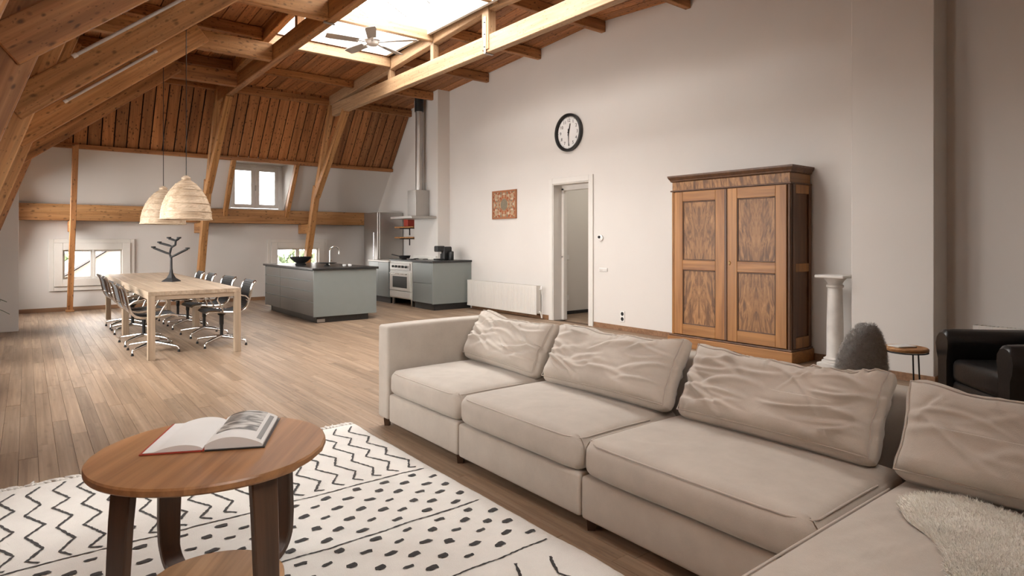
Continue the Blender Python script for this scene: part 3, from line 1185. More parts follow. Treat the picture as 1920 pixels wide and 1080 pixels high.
# things on the island
bowl = MB().lathe([(.05, 0), (.075, .0), (.08, .012), (.06, .03), (.10, .055), (.145, .10), (.155, .125), (.148, .125), (.135, .10), (.09, .062), (.03, .045), (.001, .043)], 36).build('bowl', MT['iron'], None, T(3.86, 11.05, .88) @ Matrix.Scale(1.2, 4), smooth=.8)
tag(bowl, 'wide black footed bowl on the kitchen island', 'bowl')
fc = empty('tap', (4.42, 11.1, .88))
tag(fc, 'tall arched chrome tap on the kitchen island', 'tap')
pts = [(4.42, 11.1, .88), (4.42, 11.1, 1.12)] + [(4.42 + .09 - .09 * math.cos(math.pi * k / 10), 11.1, 1.12 + .09 * math.sin(math.pi * k / 10)) for k in range(1, 11)] + [(4.60, 11.1, 1.07)]
MB().tube(pts, .013, 12).build('spout', MT['chrome'], fc, smooth=.8)
MB().lathe([(.03, 0), (.03, .012), (.018, .02)], 20, (4.42, 11.1, .88)).build('base_ring', MT['chrome'], fc, smooth=.8)
MB().tube([(4.42, 11.06, .95), (4.42, 11.00, .965)], .008, 8).build('lever', MT['chrome'], fc, smooth=.8)
ts = MB().lathe([(.001, 0), (.05, 0), (.05, .012), (.02, .02), (.02, .035), (.11, .04), (.16, .052), (.16, .058), (.11, .05), (.001, .046)], 36).build('cake_stand', MT['iron'], None, T(4.10, 10.42, .88), smooth=.8)
tag(ts, 'low black plate stand on the kitchen island', 'plate stand')
for k, (xx, yy, rr) in enumerate(((4.30, 10.15, .035), (4.42, 10.22, .03), (4.36, 10.05, .032))):
    o = MB().lathe([(.001, 0), (rr * .7, 0), (rr, .012), (rr, .03), (rr - .005, .03), (rr - .006, .012), (.001, .008)], 20).build('cup', MT['wpaint'], None, T(xx, yy, .88), smooth=.8)
    tag(o, ('small white cup at the left of three on the island', 'small white cup at the back of three on the island', 'small white cup at the front of three on the island')[k], 'cup', 'white cups on the island')

# wall run: near drawer unit, cooker, white unit, fridge
KX = 5.98
cu = empty('drawer_cabinet', (6.4, 10.4, 0))
tag(cu, 'grey green drawer cabinet between cooker and radiator', 'cabinet')
panel('carcass', cu, MT['green'], KX + .021, XR - .002, 10.052, 10.80, .125, .895)
panel('end_panel', cu, MT['green'], KX + .0, XR - .002, 10.03, 10.05, .12, .90)
panel('plinth', cu, MT['stone'], KX + .05, XR - .002, 10.06, 10.80, 0, .122)
for z0, z1 in ((.13, .50), (.506, .78), (.786, .893)):
    if z0 < .7:
        panel('drawer', cu, MT['green'], KX, KX + .02, 10.056, 10.797, z0, z1 if z0 < .4 else .893)
wt = MB()
wt.prism([(KX - .02, 10.01), (XR - .001, 10.01), (XR - .001, 10.828), (KX - .02, 10.828)], 'z', .902, .938)
o = wt.build('worktop', MT['stone'], bevel=.003)
tag(o, 'black stone worktop under the coffee machine', 'worktop')
ck = empty('cooker', (6.3, 11.3, 0))
tag(ck, 'cream and steel range cooker under the hood', 'cooker')
CY0, CY1 = 10.86, 11.79
panel('body', ck, MT['enamel'], KX + .02, 6.57, CY0, CY1, .14, .90)
panel('hob', ck, MT['stone'], KX + .0, 6.575, CY0 + .0, CY1, .90, .93)
cpn = panel('control_panel', ck, MT['steel'], KX - .01, KX + .02, CY0 + .05, CY1 - .05, .72, .86, .004)
for k in range(5):
    MB().lathe([(.024, 0), (.024, .02), (.018, .028)], 16).build('knob', MT['black'], cpn, T(KX - .01, CY0 + .18 + k * .14, .79) @ RY(-math.pi / 2), smooth=.7)
dr_ = panel('oven_door', ck, MT['enamel'], KX - .005, KX + .02, CY0 + .03, CY1 - .03, .30, .68, .004)
panel('oven_glass', dr_, MT['stone'], KX - .008, KX + .0, CY0 + .16, CY1 - .16, .36, .59, .002)
MB().tube([(KX - .045, CY0 + .10, .645), (KX - .045, CY1 - .10, .645)], .010, 10).build('handle', MT['chrome'], dr_, smooth=.8)
panel('lower_drawer', ck, MT['enamel'], KX - .003, KX + .02, CY0 + .03, CY1 - .03, .16, .285, .004)
for yy in (CY0 + .05, CY1 - .09):
    panel('foot', ck, MT['steel'], KX + .05, KX + .09, yy, yy + .04, 0, .14)
    panel('foot', ck, MT['steel'], 6.45, 6.49, yy, yy + .04, 0, .14)
for k in range(4):
    cx_, cy_ = KX + .16 + .28 * (k % 2), CY0 + .2 + .38 * (k // 2)
    MB().lathe([(.001, 0), (.055, 0), (.055, .014), (.02, .018)], 18, (cx_, cy_, .93)).build('burner', MT['iron'], ck, smooth=.7)
panel('splash_rail', ck, MT['enamel'], 6.545, 6.575, CY0, CY1, .93, 1.0, .003)
kt = empty('pan', (6.25, 11.5, .955))
tag(kt, 'dark pan with a long handle standing on the cooker', 'pan')
MB().lathe([(.001, 0), (.10, 0), (.12, .05), (.125, .06), (.118, .06), (.10, .01), (.001, .008)], 28, (6.14, 11.42, .95)).build('body', MT['iron'], kt, smooth=.8)
MB().tube([(6.05, 11.50, 1.0), (5.95, 11.62, 1.03)], .011, 8).build('handle', MT['black'], kt, smooth=.8)
wc = empty('base_cabinet', (6.3, 12.0, 0))
tag(wc, 'pale base cabinet between cooker and fridge', 'cabinet')
panel('carcass', wc, MT['green'], KX + .021, XR - .01, 11.825, 12.77, .125, .86)
for a_, b_ in ((11.828, 12.295), (12.30, 12.768)):
    panel('door', wc, MT['green'], KX, KX + .02, a_, b_, .13, .86)
panel('plinth', wc, MT['stone'], KX + .05, XR - .01, 11.825, 12.77, 0, .122)
panel('worktop', wc, MT['enamel'], KX - .02, XR - .01, 11.815, 12.78, .865, .90, .003)
FX = 6.20
fr = empty('fridge', (6.5, 13.15, 0))
tag(fr, 'tall brushed steel fridge in the kitchen corner', 'fridge')
panel('body', fr, MT['steel'], FX + .05, XR - .02, 12.80, 13.50, .05, 1.955, .006)
panel('door', fr, MT['steel'], FX, FX + .045, 12.80, 13.50, .62, 1.955, .006)
panel('freezer_door', fr, MT['steel'], FX, FX + .045, 12.80, 13.50, .06, .61, .006)
MB().tube([(FX - .05, 12.88, .8), (FX - .05, 12.88, 1.5)], .012, 10).build('handle', MT['chrome'], fr, smooth=.8)
panel('base_grille', fr, MT['black'], FX + .08, XR - .05, 12.82, 13.48, 0, .05)
# open shelves beyond the chimney breast
for zz_, lb in ((1.60, 'upper small wooden kitchen shelf on black brackets'), (1.37, 'lower small wooden kitchen shelf on black brackets')):
    sh = empty('wall_shelf', (6.7, 12.2, zz_))
    tag(sh, lb, 'shelf', 'kitchen shelves')
    panel('shelf_board', sh, MT['beam'], 6.56, XR - .003, 11.84, 12.68, zz_, zz_ + .03, .003)
    for yy in (12.05, 12.50):
        MB().bb(XR - .02, XR - .004, yy - .012, yy + .012, zz_ - .16, zz_).bb(6.60, XR - .02, yy - .012, yy + .012, zz_ - .02, zz_).build('bracket', MT['black'], sh)
bx = MB().bb(6.60, 6.80, 12.15, 12.33, 1.63, 1.80).build('tin', MT['red'], bevel=.012)
tag(bx, 'red tin on the upper kitchen shelf', 'tin')
# hood and flue
hd = empty('extractor_hood', (6.3, 11.3, 1.78))
tag(hd, 'steel extractor hood with a round flue pipe to the roof', 'extractor hood')
hm_ = MB().bb(6.0, 6.578, 10.88, 11.78, 1.765, 1.815)
hm_.build('canopy', MT['steel'], hd, bevel=.004)
panel('chimney_box', hd, MT['steel'], 6.25, 6.576, 11.16, 11.50, 1.815, 2.36, .004)
MB().lathe([(.075, 0), (.075, 1.66)], 28, (6.43, 11.33, 2.36), cap=False).build('flue_pipe', MT['steel'], hd, smooth=.7)
MB().lathe([(.092, 0), (.092, .36)], 28, (6.43, 11.33, 4.0), cap=True).build('flue_collar', MT['black'], hd, smooth=.7)
# coffee machine
cm = empty('coffee_machine', (6.45, 10.42, .938))
tag(cm, 'small black coffee machine on the worktop', 'coffee machine')
panel('body', cm, MT['black'], 6.42, 6.62, 10.35, 10.50, .938, 1.20, .02)
panel('head', cm, MT['black'], 6.28, 6.46, 10.36, 10.49, 1.10, 1.215, .015)
panel('drip_tray', cm, MT['black'], 6.27, 6.43, 10.36, 10.49, .938, .965, .006)
MB().lathe([(.045, 0), (.05, .01), (.05, .16), (.04, .17)], 20, (6.55, 10.28, .938)).build('water_tank', MT['black'], cm, smooth=.8)
MB().tube([(6.40, 10.425, 1.10), (6.40, 10.425, 1.06)], .018, 10).build('spout', MT['steel'], cm, smooth=.8)
# ================================================================== dining area
def dining_table(y0, y1, label):
    x0, x1 = 1.045, 2.01
    r = empty('dining_table', ((x0 + x1) / 2, (y0 + y1) / 2, 0))
    tag(r, label, 'table', 'dining tables end to end')
    for k in range(6):
        a = x0 + (x1 - x0) * k / 6
        b = x0 + (x1 - x0) * (k + 1) / 6
        M = T((a + b) / 2, (y0 + y1) / 2, .7325) @ RZ(math.pi / 2)
        MB().box((0, 0, 0), (y1 - y0, b - a - .0015, .045)).build('top_board', MT['ash'], r, M, bevel=.0015)
    for yy in (y0 + .03, y1 - .03):
        beam('apron', (x0 + .05, yy, .685), (x1 - .05, yy, .685), .03, .05, MT['ash'], r, bevel=.002)
    for xx in (x0 + .03, x1 - .03):
        beam('apron', (xx, y0 + .05, .685), (xx, y1 - .05, .685), .03, .05, MT['ash'], r, bevel=.002)
    for xx in (x0 + .036, x1 - .036):
        for yy in (y0 + .036, y1 - .036):
            beam('leg', (xx, yy, 0), (xx, yy, .71), .072, .072, MT['ash'], r, up=(0, 1, 0), bevel=.003)
    return r


dining_table(7.79, 10.10, 'light oak dining table nearer the camera with a candle holder')
dining_table(10.11, 12.42, 'light oak dining table at the far end of the pair')


def make_chair():
    r = empty('office_chair')
    prof = [(.245, .425), (.225, .447), (.15, .452), (.05, .440), (-.06, .432), (-.14, .440), (-.195, .468), (-.228, .515), (-.25, .58), (-.268, .66), (-.285, .74), (-.312, .795), (-.335, .81)]

    def at(t):
        f = t * (len(prof) - 1)
        i = min(int(f), len(prof) - 2)
        k = f - i
        p0, p1, p2, p3 = prof[max(i - 1, 0)], prof[i], prof[i + 1], prof[min(i + 2, len(prof) - 1)]
        return [.5 * ((2 * p1[j]) + (-p0[j] + p2[j]) * k + (2 * p0[j] - 5 * p1[j] + 4 * p2[j] - p3[j]) * k * k + (-p0[j] + 3 * p1[j] - 3 * p2[j] + p3[j]) * k ** 3) for j in (0, 1)]

    def sl_(u, v):
        x, z = at(v)
        x2, z2 = at(min(1, v + .01))
        x1, z1 = at(max(0, v - .01))
        tx, tz = x2 - x1, z2 - z1
        l = math.hypot(tx, tz) or 1
        k = .004 * abs(math.sin(v * math.pi * 26))
        return (x + tz / l * k, (u - .5) * .45, z - tx / l * k)
    MB().slab(sl_, 5, 79, lambda u, v: (-.004, 0, -.012)).build('sling', MT['sling'], r, smooth=1.0)
    for s in (-1, 1):
        pts = [at(i / 36) for i in range(37)]
        MB().tube([(x - .004, s * .232, z - .008) for x, z in pts], .0125, 8, rz=1.5).build('side_rail', MT['chrome'], r, smooth=1.0)
        arm = [(-.245, s * .245, .585), (-.20, s * .275, .625), (-.10, s * .285, .645), (.06, s * .285, .645), (.12, s * .28, .625), (.125, s * .275, .59), (.08, s * .262, .51), (.05, s * .245, .445)]
        MB().tube(arm, .010, 8).build('armrest', MT['chrome'], r, smooth=1.2)
    MB().tube([(.10, -.23, .435), (.09, 0, .405), (.10, .23, .435)], .011, 8).build('cross_bar', MT['chrome'], r, smooth=1.2)
    MB().tube([(-.245, -.235, .56), (-.262, 0, .56), (-.245, .235, .56)], .011, 8).build('cross_bar', MT['chrome'], r, smooth=1.2)
    MB().lathe([(.02, .09), (.02, .25), (.026, .255), (.026, .37), (.045, .38), (.05, .405), (.02, .41)], 16, (.02, 0, 0)).build('column', MT['black'], r, smooth=.7)
    for k in range(4):
        a = math.radians(45 + 90 * k)
        M_ = RZ(a)
        lg = MB().tube([(.0, 0, .105), (.10, 0, .098), (.28, 0, .072), (.325, 0, .062), (.335, 0, .03)], [.026, .022, .014, .012, .010], 10)
        l_ = lg.build('foot_spoke', MT['chrome'], r, T(.02, 0, 0) @ M_, smooth=1.0)
        MB().lathe([(.014, 0), (.016, .008), (.010, .03)], 12, (.335, 0, 0)).build('glide', MT['rubber'], l_, T(.02, 0, 0) @ M_, smooth=.8)
    return r


ch0 = make_chair()
spots = [(1.17, 8.46, 0, 'black and chrome chair on the left of the table, nearest'), (1.17, 9.22, 0, 'black and chrome chair on the left of the table, second nearest'),
         (1.19, 10.47, 0, 'black and chrome chair on the left of the table, third nearest'), (1.19, 11.16, 0, 'black and chrome chair on the left of the table, farthest'),
         (1.97, 8.47, math.pi, 'black and chrome chair on the right of the table, nearest'), (1.97, 9.45, math.pi + .05, 'black and chrome chair on the right of the table, second nearest'),
         (1.96, 10.52, math.pi, 'black and chrome chair on the right of the table, third nearest'), (1.96, 11.3, math.pi - .05, 'black and chrome chair on the right of the table, farthest')]
for i, (x, y, a, lb) in enumerate(spots):
    M = T(x, y, 0) @ RZ(a + (.03 if i % 2 else -.02))
    if i == 0:
        ch0.matrix_basis = M
        WM[ch0] = M
        o = ch0
    else:
        o = copy_tree(ch0, M)
    tag(o, lb, 'chair', 'chairs around the dining table')

# candle holder ------------------------------------------------------
cd = empty('candle_holder', (1.57, 9.62, .755))
tag(cd, 'black branching iron candle holder on the dining table', 'candle holder')
MC = T(1.57, 9.62, .755) @ RZ(-YAW) @ Matrix.Scale(1.12, 4)
MB().lathe([(.001, 0), (.105, 0), (.105, .008), (.05, .045), (.022, .10), (.014, .16), (.012, .30)], 4, cap=True).build('base', MT['iron'], cd, MC @ RZ(.6))
arms = [[(0, 0, .285), (0, 0, .30), (.05, 0, .325), (.19, .02, .40)], [(0, 0, .29), (-.02, 0, .34), (-.06, 0, .352), (-.22, .0, .415)],
        [(-.02, 0, .34), (-.005, 0, .40), (.005, 0, .43), (-.03, 0, .445), (-.14, -.01, .475)], [(.0, 0, .42), (.05, 0, .45), (.055, 0, .50), (.02, 0, .515), (-.03, 0, .53)], [(.05, 0, .50), (.09, .01, .53)]]
for a in arms:
    ao = MB().tube(a, .0135, 8).build('arm', MT['iron'], cd, MC, smooth=1.0)
    e = a[-1]
    MB().lathe([(.008, 0), (.024, .004), (.026, .022), (.016, .022), (.014, .010), (.001, .010)], 14, (e[0], e[1], e[2] - .004)).build('candle_cup', MT['iron'], ao, MC, smooth=.8)


# ================================================================== things on and along the right wall
def WALL(y, z, x=XR):
    """local X runs to the viewer's right along the wall, Y up, Z out of the wall"""
    M = Matrix(((0, 0, -1, x), (-1, 0, 0, y), (0, 1, 0, z), (0, 0, 0, 1)))
    return M


# clock
ck_ = empty('wall_clock', (XR, 7.24, 3.05))
tag(ck_, 'round black rimmed wall clock high above the doorway', 'clock')
WC = WALL(7.24, 3.05)
MB().lathe([(.255, .02), (.262, .055), (.285, .07), (.302, .06), (.306, .03), (.300, .0), (.25, .0)], 56, cap=False).build('rim', MT['black'], ck_, WC, smooth=.9)
MB().lathe([(.001, .022), (.262, .022), (.262, .0), (.001, .0)], 56, cap=False).build('dial', MT['wpaint'], ck_, WC, smooth=.5)
for k in range(60):
    a = math.radians(6 * k)
    big = k % 5 == 0
    MB().box((0, .245, .0235), (.007 if big else .003, .022 if big else .012, .002)).build('minute_mark', MT['black'], ck_, WC @ RZ(-a))
fnt_mat = MT['black']
for k in range(1, 13):
    a = math.radians(30 * k)
    cu_ = bpy.data.curves.new('numeral', 'FONT')
    cu_.body = str(k)
    cu_.size = .072
    cu_.align_x = 'CENTER'
    cu_.align_y = 'CENTER'
    cu_.extrude = .001
    cu_.materials.append(fnt_mat)
    tmp = bpy.data.objects.new('numeral', cu_)
    COL.objects.link(tmp)
    me = bpy.data.meshes.new_from_object(tmp.evaluated_get(bpy.context.evaluated_depsgraph_get()))
    bpy.data.objects.remove(tmp)
    put('numeral', me, fnt_mat, ck_, WC @ T(.193 * math.sin(a), .193 * math.cos(a), .024))
MB().add([(-.009, -.05, .03), (.009, -.05, .03), (.006, .145, .03), (-.006, .145, .03), (-.009, -.05, .033), (.009, -.05, .033), (.006, .145, .033), (-.006, .145, .033)], [(3, 2, 1, 0), (4, 5, 6, 7), (0, 1, 5, 4), (1, 2, 6, 5), (2, 3, 7, 6), (3, 0, 4, 7)]).build('hour_hand', MT['black'], ck_, WC @ RZ(math.radians(-15)))
MB().add([(-.007, -.06, .035), (.007, -.06, .035), (.004, .21, .035), (-.004, .21, .035), (-.007, -.06, .038), (.007, -.06, .038), (.004, .21, .038), (-.004, .21, .038)], [(3, 2, 1, 0), (4, 5, 6, 7), (0, 1, 5, 4), (1, 2, 6, 5), (2, 3, 7, 6), (3, 0, 4, 7)]).build('minute_hand', MT['black'], ck_, WC @ RZ(math.radians(-178)))
MB().lathe([(.014, .03), (.014, .042), (.001, .044)], 16, cap=False).build('hub', MT['black'], ck_, WC)

# picture: ornamental textile in a narrow frame
m, nt, b = nodes('embroidered_textile', .85)
tc = N(nt, 'ShaderNodeTexCoord')
sp = N(nt, 'ShaderNodeSeparateXYZ')
L(nt, tc.outputs['Object'], sp.inputs[0])
cmb = N(nt, 'ShaderNodeCombineXYZ')
for k in (0, 1):
    ab = N(nt, 'ShaderNodeMath', operation='ABSOLUTE')
    L(nt, sp.outputs[k], ab.inputs[0])
    L(nt, ab.outputs[0], cmb.inputs[k])
vo = N(nt, 'ShaderNodeTexVoronoi', Scale=30.0)
L(nt, cmb.outputs[0], vo.inputs['Vector'])
rp = ramp(nt, [(.0, (.26, .055, .02)), (.3, (.36, .12, .045)), (.45, (.42, .28, .16)), (.6, (.14, .13, .10)), (.8, (.42, .30, .19))])
wv = N(nt, 'ShaderNodeSeparateColor')
L(nt, vo.outputs['Color'], wv.inputs[0])
L(nt, wv.outputs[0], rp.inputs[0])
L(nt, rp.outputs[0], b.inputs['Base Color'])
MT['textile'] = m
pc_ = empty('picture', (XR, 8.96, 1.975))
tag(pc_, 'small square ornamental picture in rust and cream tones', 'picture')
WP = WALL(8.96, 1.975)
PW, PH = .345, .245
MB().box((0, 0, .008), (PW * 2, PH * 2, .016)).build('canvas', MT['textile'], pc_, WP)
fm = MB()
for sx, sy, dx, dy in ((0, PH, PW * 2, .03), (0, -PH, PW * 2, .03), (PW, 0, .03, PH * 2 + .03), (-PW, 0, .03, PH * 2 + .03)):
    fm.box((sx, sy, .012), (dx, dy, .026))
fm.build('frame', plain('rust_frame', (.33, .12, .045), .6), pc_, WP, bevel=.002)
for k in range(12):
    a = 2 * math.pi * k / 12
    px, py = .28 * math.cos(a), .19 * math.sin(a)
    MB().lathe([(.001, .0215), (.024, .0205), (.026, .016)], 14, cap=False, sy=.9).build('cream_motif', MT['rattan'], pc_, WP @ T(px, py, 0))
MB().lathe([(.001, .0185), (.10, .018), (.103, .016)], 28, cap=False).build('medallion', plain('sage_thread', (.20, .17, .12), .8, var=.5, scale=80), pc_, WP)


def plate(name, y, z, sx, sy, label, cat, toggles=0, sockets=0):
    r = empty(name, (XR, y, z))
    tag(r, label, cat)
    W = WALL(y, z)
    MB().box((0, 0, .006), (sx, sy, .012)).build('plate', MT['wpaint'], r, W, bevel=.003)
    for k in range(toggles):
        MB().box(((k - (toggles - 1) / 2) * sx / toggles, 0, .013), (sx / toggles - .012, sy - .02, .006)).build('rocker', MT['marble'], r, W, bevel=.002)
    for k in range(sockets):
        MB().lathe([(.018, .0125), (.026, .0145), (.028, .012)], 20, (0, (k - (sockets - 1) / 2) * .075, 0), cap=True).build('socket_well', MT['iron'], r, W)
    return r


plate('light_switch', 6.50, .88, .17, .055, 'white double light switch right of the doorway', 'switch', toggles=2)
plate('power_socket', 6.12, .21, .085, .16, 'white double wall socket near the floor right of the doorway', 'socket', sockets=2)
th = empty('thermostat', (XR, 6.55, 1.36))
tag(th, 'small round white thermostat on the wall beside the doorway', 'thermostat')
MB().lathe([(.045, 0), (.048, .02), (.03, .03), (.001, .031)], 24, cap=False).build('housing', MT['wpaint'], th, WALL(6.55, 1.36), smooth=.8)
MB().lathe([(.022, .03), (.02, .045), (.001, .046)], 18, (-.012, .012, 0), cap=False).build('dial', MT['iron'], th, WALL(6.55, 1.36), smooth=.8)


def radiator(x, y0, y1, z0, z1, label, n):
    r = empty('radiator', (x - .08, (y0 + y1) / 2, z0))
    tag(r, label, 'radiator', 'radiators')
    xf = x - .13

    def fr_(u, v):
        ph = (u * n) % 1
        gro = .006 if (ph < .12 and .06 < v < .94) else 0
        return (xf + gro, y0 + (y1 - y0) * u, z0 + (z1 - z0) * v)
    us = n * 8 + 1
    MB().slab(fr_, us, 8, (.012, 0, 0)).build('front_panel', MT['enamel'], r)
    MB().bb(x - .05, x - .035, y0 + .01, y1 - .01, z0 + .01, z1 - .01).build('rear_panel', MT['enamel'], r)
    for yy in (y0, y1 - .012):
        MB().bb(xf + .013, x - .03, yy, yy + .012, z0 + .02, z1).build('side_cover', MT['enamel'], r, bevel=.002)
    g = MB()
    k = y0 + .03
    while k < y1 - .03:
        g.bb(xf + .016, x - .036, k, k + .008, z1 - .012, z1 - .002)
        k += .03
    tag(g.build('top_grille', MT['enamel'], r), kind='stuff')
    for yy in (y0 + .25, y1 - .25):
        MB().bb(x - .035, x - .001, yy, yy + .03, z0 + .1, z1 - .1).build('wall_bracket', MT['steel'], r)
    return r


rd = radiator(XR, 7.92, 9.99, .07, .56, 'long cream panel radiator between kitchen and doorway', 40)
MB().tube([(XR - .08, 7.90, .50), (XR - .08, 7.85, .50), (XR - .07, 7.84, .40), (XR - .07, 7.84, .02)], .009, 8).build('pipe', MT['enamel'], rd, smooth=1.0)
MB().tube([(XR - .08, 7.90, .12), (XR - .08, 7.87, .12), (XR - .06, 7.865, .02)], .009, 8).build('pipe', MT['enamel'], rd, smooth=1.0)
MB().lathe([(.018, 0), (.022, .01), (.022, .05), (.015, .06)], 14, (XR - .08, 7.84, .50)).build('valve', MT['wpaint'], rd, smooth=.8)
rd2 = radiator(XR, -.2, 1.83, .08, .555, 'cream radiator on the right wall behind the black armchair', 40)

# hall fittings ------------------------------------------------------
hp = empty('intercom', (7.55, 8.09, 1.45))
tag(hp, 'white intercom handset on the hall wall', 'intercom')
MB().bb(7.47, 7.57, 8.06, 8.099, 1.32, 1.58).build('body', MT['wpaint'], hp, bevel=.008)
MB().tube([(7.52, 8.045, 1.56), (7.52, 8.03, 1.45), (7.52, 8.045, 1.34)], [.022, .014, .022], 10).build('handset', MT['wpaint'], hp, smooth=1.0)
MB().tube([(7.52, 8.05, 1.34), (7.54, 8.05, 1.2), (7.56, 8.06, 1.15), (7.56, 8.085, 1.32)], .005, 6).build('cord', MT['wpaint'], hp, smooth=1.0)
for z_, lb in ((1.02, 'white switch on the hall wall below the intercom'), (.30, 'white socket low on the hall wall')):
    o = MB().bb(7.56, 7.65, 8.088, 8.099, z_ - .045, z_ + .045).build('hall_switch', MT['wpaint'], bevel=.003)
    tag(o, lb, 'switch')
lamp = empty('hall_lamp', (8.0, 6.9, 2.6))
tag(lamp, 'round ceiling lamp in the hall', 'lamp')
m, nt, b = nodes('lit_opal_glass', .4)
b.inputs['Emission Color'].default_value = (1, .93, .82, 1)
b.inputs['Emission Strength'].default_value = 85.0
MB().lathe([(.001, 0), (.09, .01), (.13, .04), (.13, .08)], 24, (8.0, 6.9, 2.60), cap=False).build('shade', m, lamp, smooth=1.0)
MB().lathe([(.14, .0), (.14, .02)], 24, (8.0, 6.9, 2.68)).build('ceiling_plate', MT['wpaint'], lamp)

# ================================================================== wardrobe
wd = empty('wardrobe', (6.6, 4.12, 0))
tag(wd, 'tall antique wooden wardrobe with two figured panel doors', 'wardrobe')
WX, WX1, WY0, WY1, WZ = 6.40, 6.845, 3.35, 4.90, 2.16
panel('plinth', wd, MT['ward_h'], WX - .035, WX1, WY0 - .035, WY1 + .035, .0, .13, .006)
panel('plinth_moulding', wd, MT['ward_d'], WX - .022, WX1, WY0 - .022, WY1 + .022, .13, .15, .006)
panel('carcass', wd, MT['ward_d'], WX + .02, WX1, WY0 + .012, WY1 - .012, .15, 1.93, .003)
panel('frieze', wd, MT['veneer'], WX + .005, WX1, WY0 + .01, WY1 - .01, 1.945, 2.05, .003)
panel('frieze_bead', wd, MT['ward_d'], WX - .012, WX1, WY0 - .012, WY1 + .012, 1.928, 1.946, .005)
cp = [(0, 0), (.010, .010), (.014, .024), (.026, .040), (.036, .058), (.038, .078), (.0, .078)]
cr = MB()
n_ = len(cp)
vs = []
for (ox, oz) in cp:
    vs += [(WX - ox, WY1 + ox, 2.05 + oz), (WX - ox, WY0 - ox, 2.05 + oz), (WX1, WY0 - ox, 2.05 + oz), (WX1, WY1 + ox, 2.05 + oz)]
fs = []
for i in range(n_ - 1):
    for k in range(4):
        q = (k + 1) % 4
        fs.append((i * 4 + k, i * 4 + q, (i + 1) * 4 + q, (i + 1) * 4 + k))
fs += [(0, 1, 2, 3), tuple(range((n_ - 1) * 4, n_ * 4))]
cr.add(vs, fs)
cr.build('cornice', MT['ward_d'], wd)
# front corner posts, dark quarter columns
for yy, mt in ((WY0 + .02, 'ward_d'), (WY1 - .02, 'ward')):
    MB().lathe([(.022, 0), (.022, 1.775)], 14, (WX + .022, yy, .152)).build('corner_column', MT[mt], wd, smooth=.7)


def w_door(y0, y1, hinge):
    z0, z1 = .158, 1.922
    sw = .125
    d = empty('door', (WX, (y0 + y1) / 2, z0))
    d.parent = wd
    d.matrix_basis = WM[wd].inverted() @ WM[d]
    x0, x1 = WX - .004, WX + .022
    zm = 1.02
    panel('stile', d, MT['ward'], x0, x1, y0, y0 + sw, z0, z1, .004)
    panel('stile', d, MT['ward'], x0, x1, y1 - sw, y1, z0, z1, .004)
    for a, b_ in ((z0, z0 + .13), (zm - .06, zm + .06), (z1 - .12, z1)):
        panel('rail', d, MT['ward_h'], x0 + .001, x1, y0 + sw, y1 - sw, a, b_, .004)
    for a, b_ in ((z0 + .13, zm - .06), (zm + .06, z1 - .12)):
        yc, zc = (y0 + y1) / 2, (a + b_) / 2
        MB().box((0, 0, 0), (.010, y1 - y0 - 2 * sw + .004, b_ - a + .004)).build('veneer_panel', MT['veneer'], d, T(x0 + .018, yc, zc) @ (RX(math.pi) if a < .5 else Matrix()))
        fmm = MB()
        e = .014
        ya, yb = y0 + sw, y1 - sw
        fmm.bb(x0 + .004, x0 + .016, ya, ya + e, a, b_)
        fmm.bb(x0 + .004, x0 + .016, yb - e, yb, a, b_)
        fmm.bb(x0 + .004, x0 + .016, ya + e, yb - e, a, a + e)
        fmm.bb(x0 + .004, x0 + .016, ya + e, yb - e, b_ - e, b_)
        fmm.build('panel_moulding', MT['ward_d'], d, bevel=.004)
    return d


ymid = (WY0 + WY1) / 2
dl = w_door(ymid + .016, WY1 - .045, 1)
dd_ = w_door(WY0 + .045, ymid - .016, 0)
MB().lathe([(.018, 0), (.016, .006), (.006, .01)], 4, sy=1.6).build('escutcheon', MT['brass'], wd, WALL(ymid - .05, 1.06, WX - .004))
panel('cover_strip', wd, MT['ward_d'], WX - .012, WX + .02, ymid - .018, ymid + .018, .158, 1.922, .006)
# near side: frame and two dark panels
panel('side_stile', wd, MT['ward_d'], WX + .04, WX + .10, WY0 - .004, WY0 + .014, .152, 1.926, .003)
panel('side_stile', wd, MT['ward_d'], WX1 - .06, WX1, WY0 - .004, WY0 + .014, .152, 1.926, .003)
for a, b_ in ((.152, .27), (.98, 1.07), (1.83, 1.926)):
    panel('side_rail', wd, MT['ward'], WX + .10, WX1 - .06, WY0 - .004, WY0 + .014, a, b_, .003)

# ================================================================== right corner
pd = empty('pedestal', (6.585, 2.975, 0))
tag(pd, 'white stone column pedestal beside the wardrobe', 'pedestal')
PX, PY = 6.585, 2.975
panel('plinth', pd, MT['marble'], PX - .13, PX + .13, PY - .13, PY + .13, 0, .06, .006)
MB().lathe([(.125, .06), (.125, .075), (.105, .085), (.11, .10), (.085, .115), (.08, .13), (.078, .45), (.07, .80), (.068, .83), (.082, .84), (.082, .86), (.068, .87), (.075, .89), (.10, .92), (.11, .935)], 32, (PX, PY, 0)).build('shaft', MT['marble'], pd, smooth=.6)
panel('top_slab', pd, MT['marble'], PX - .145, PX + .145, PY - .145, PY + .145, .935, .965, .006)

# chair with a grey fur throw
fu = empty('fur_chair', (5.2, 2.15, 0))
tag(fu, 'chair draped with a shaggy grey fur, behind the sofa', 'chair')
FC = Vector((5.205, 2.155, 0))
FM = T(FC.x, FC.y, 0) @ RZ(-YAW + .15)


def fsh(a, t):
    """rounded back shell covered with fur: a around, t up"""
    z = .18 + .48 * t
    wv_ = .205 * (1 - t ** 2.1) ** .55
    dp = .085 * (1 - t ** 2.2) ** .5 + .005
    return Vector((wv_ * math.cos(a) + .01 * t, dp * math.sin(a) - .06 * t * t, z))


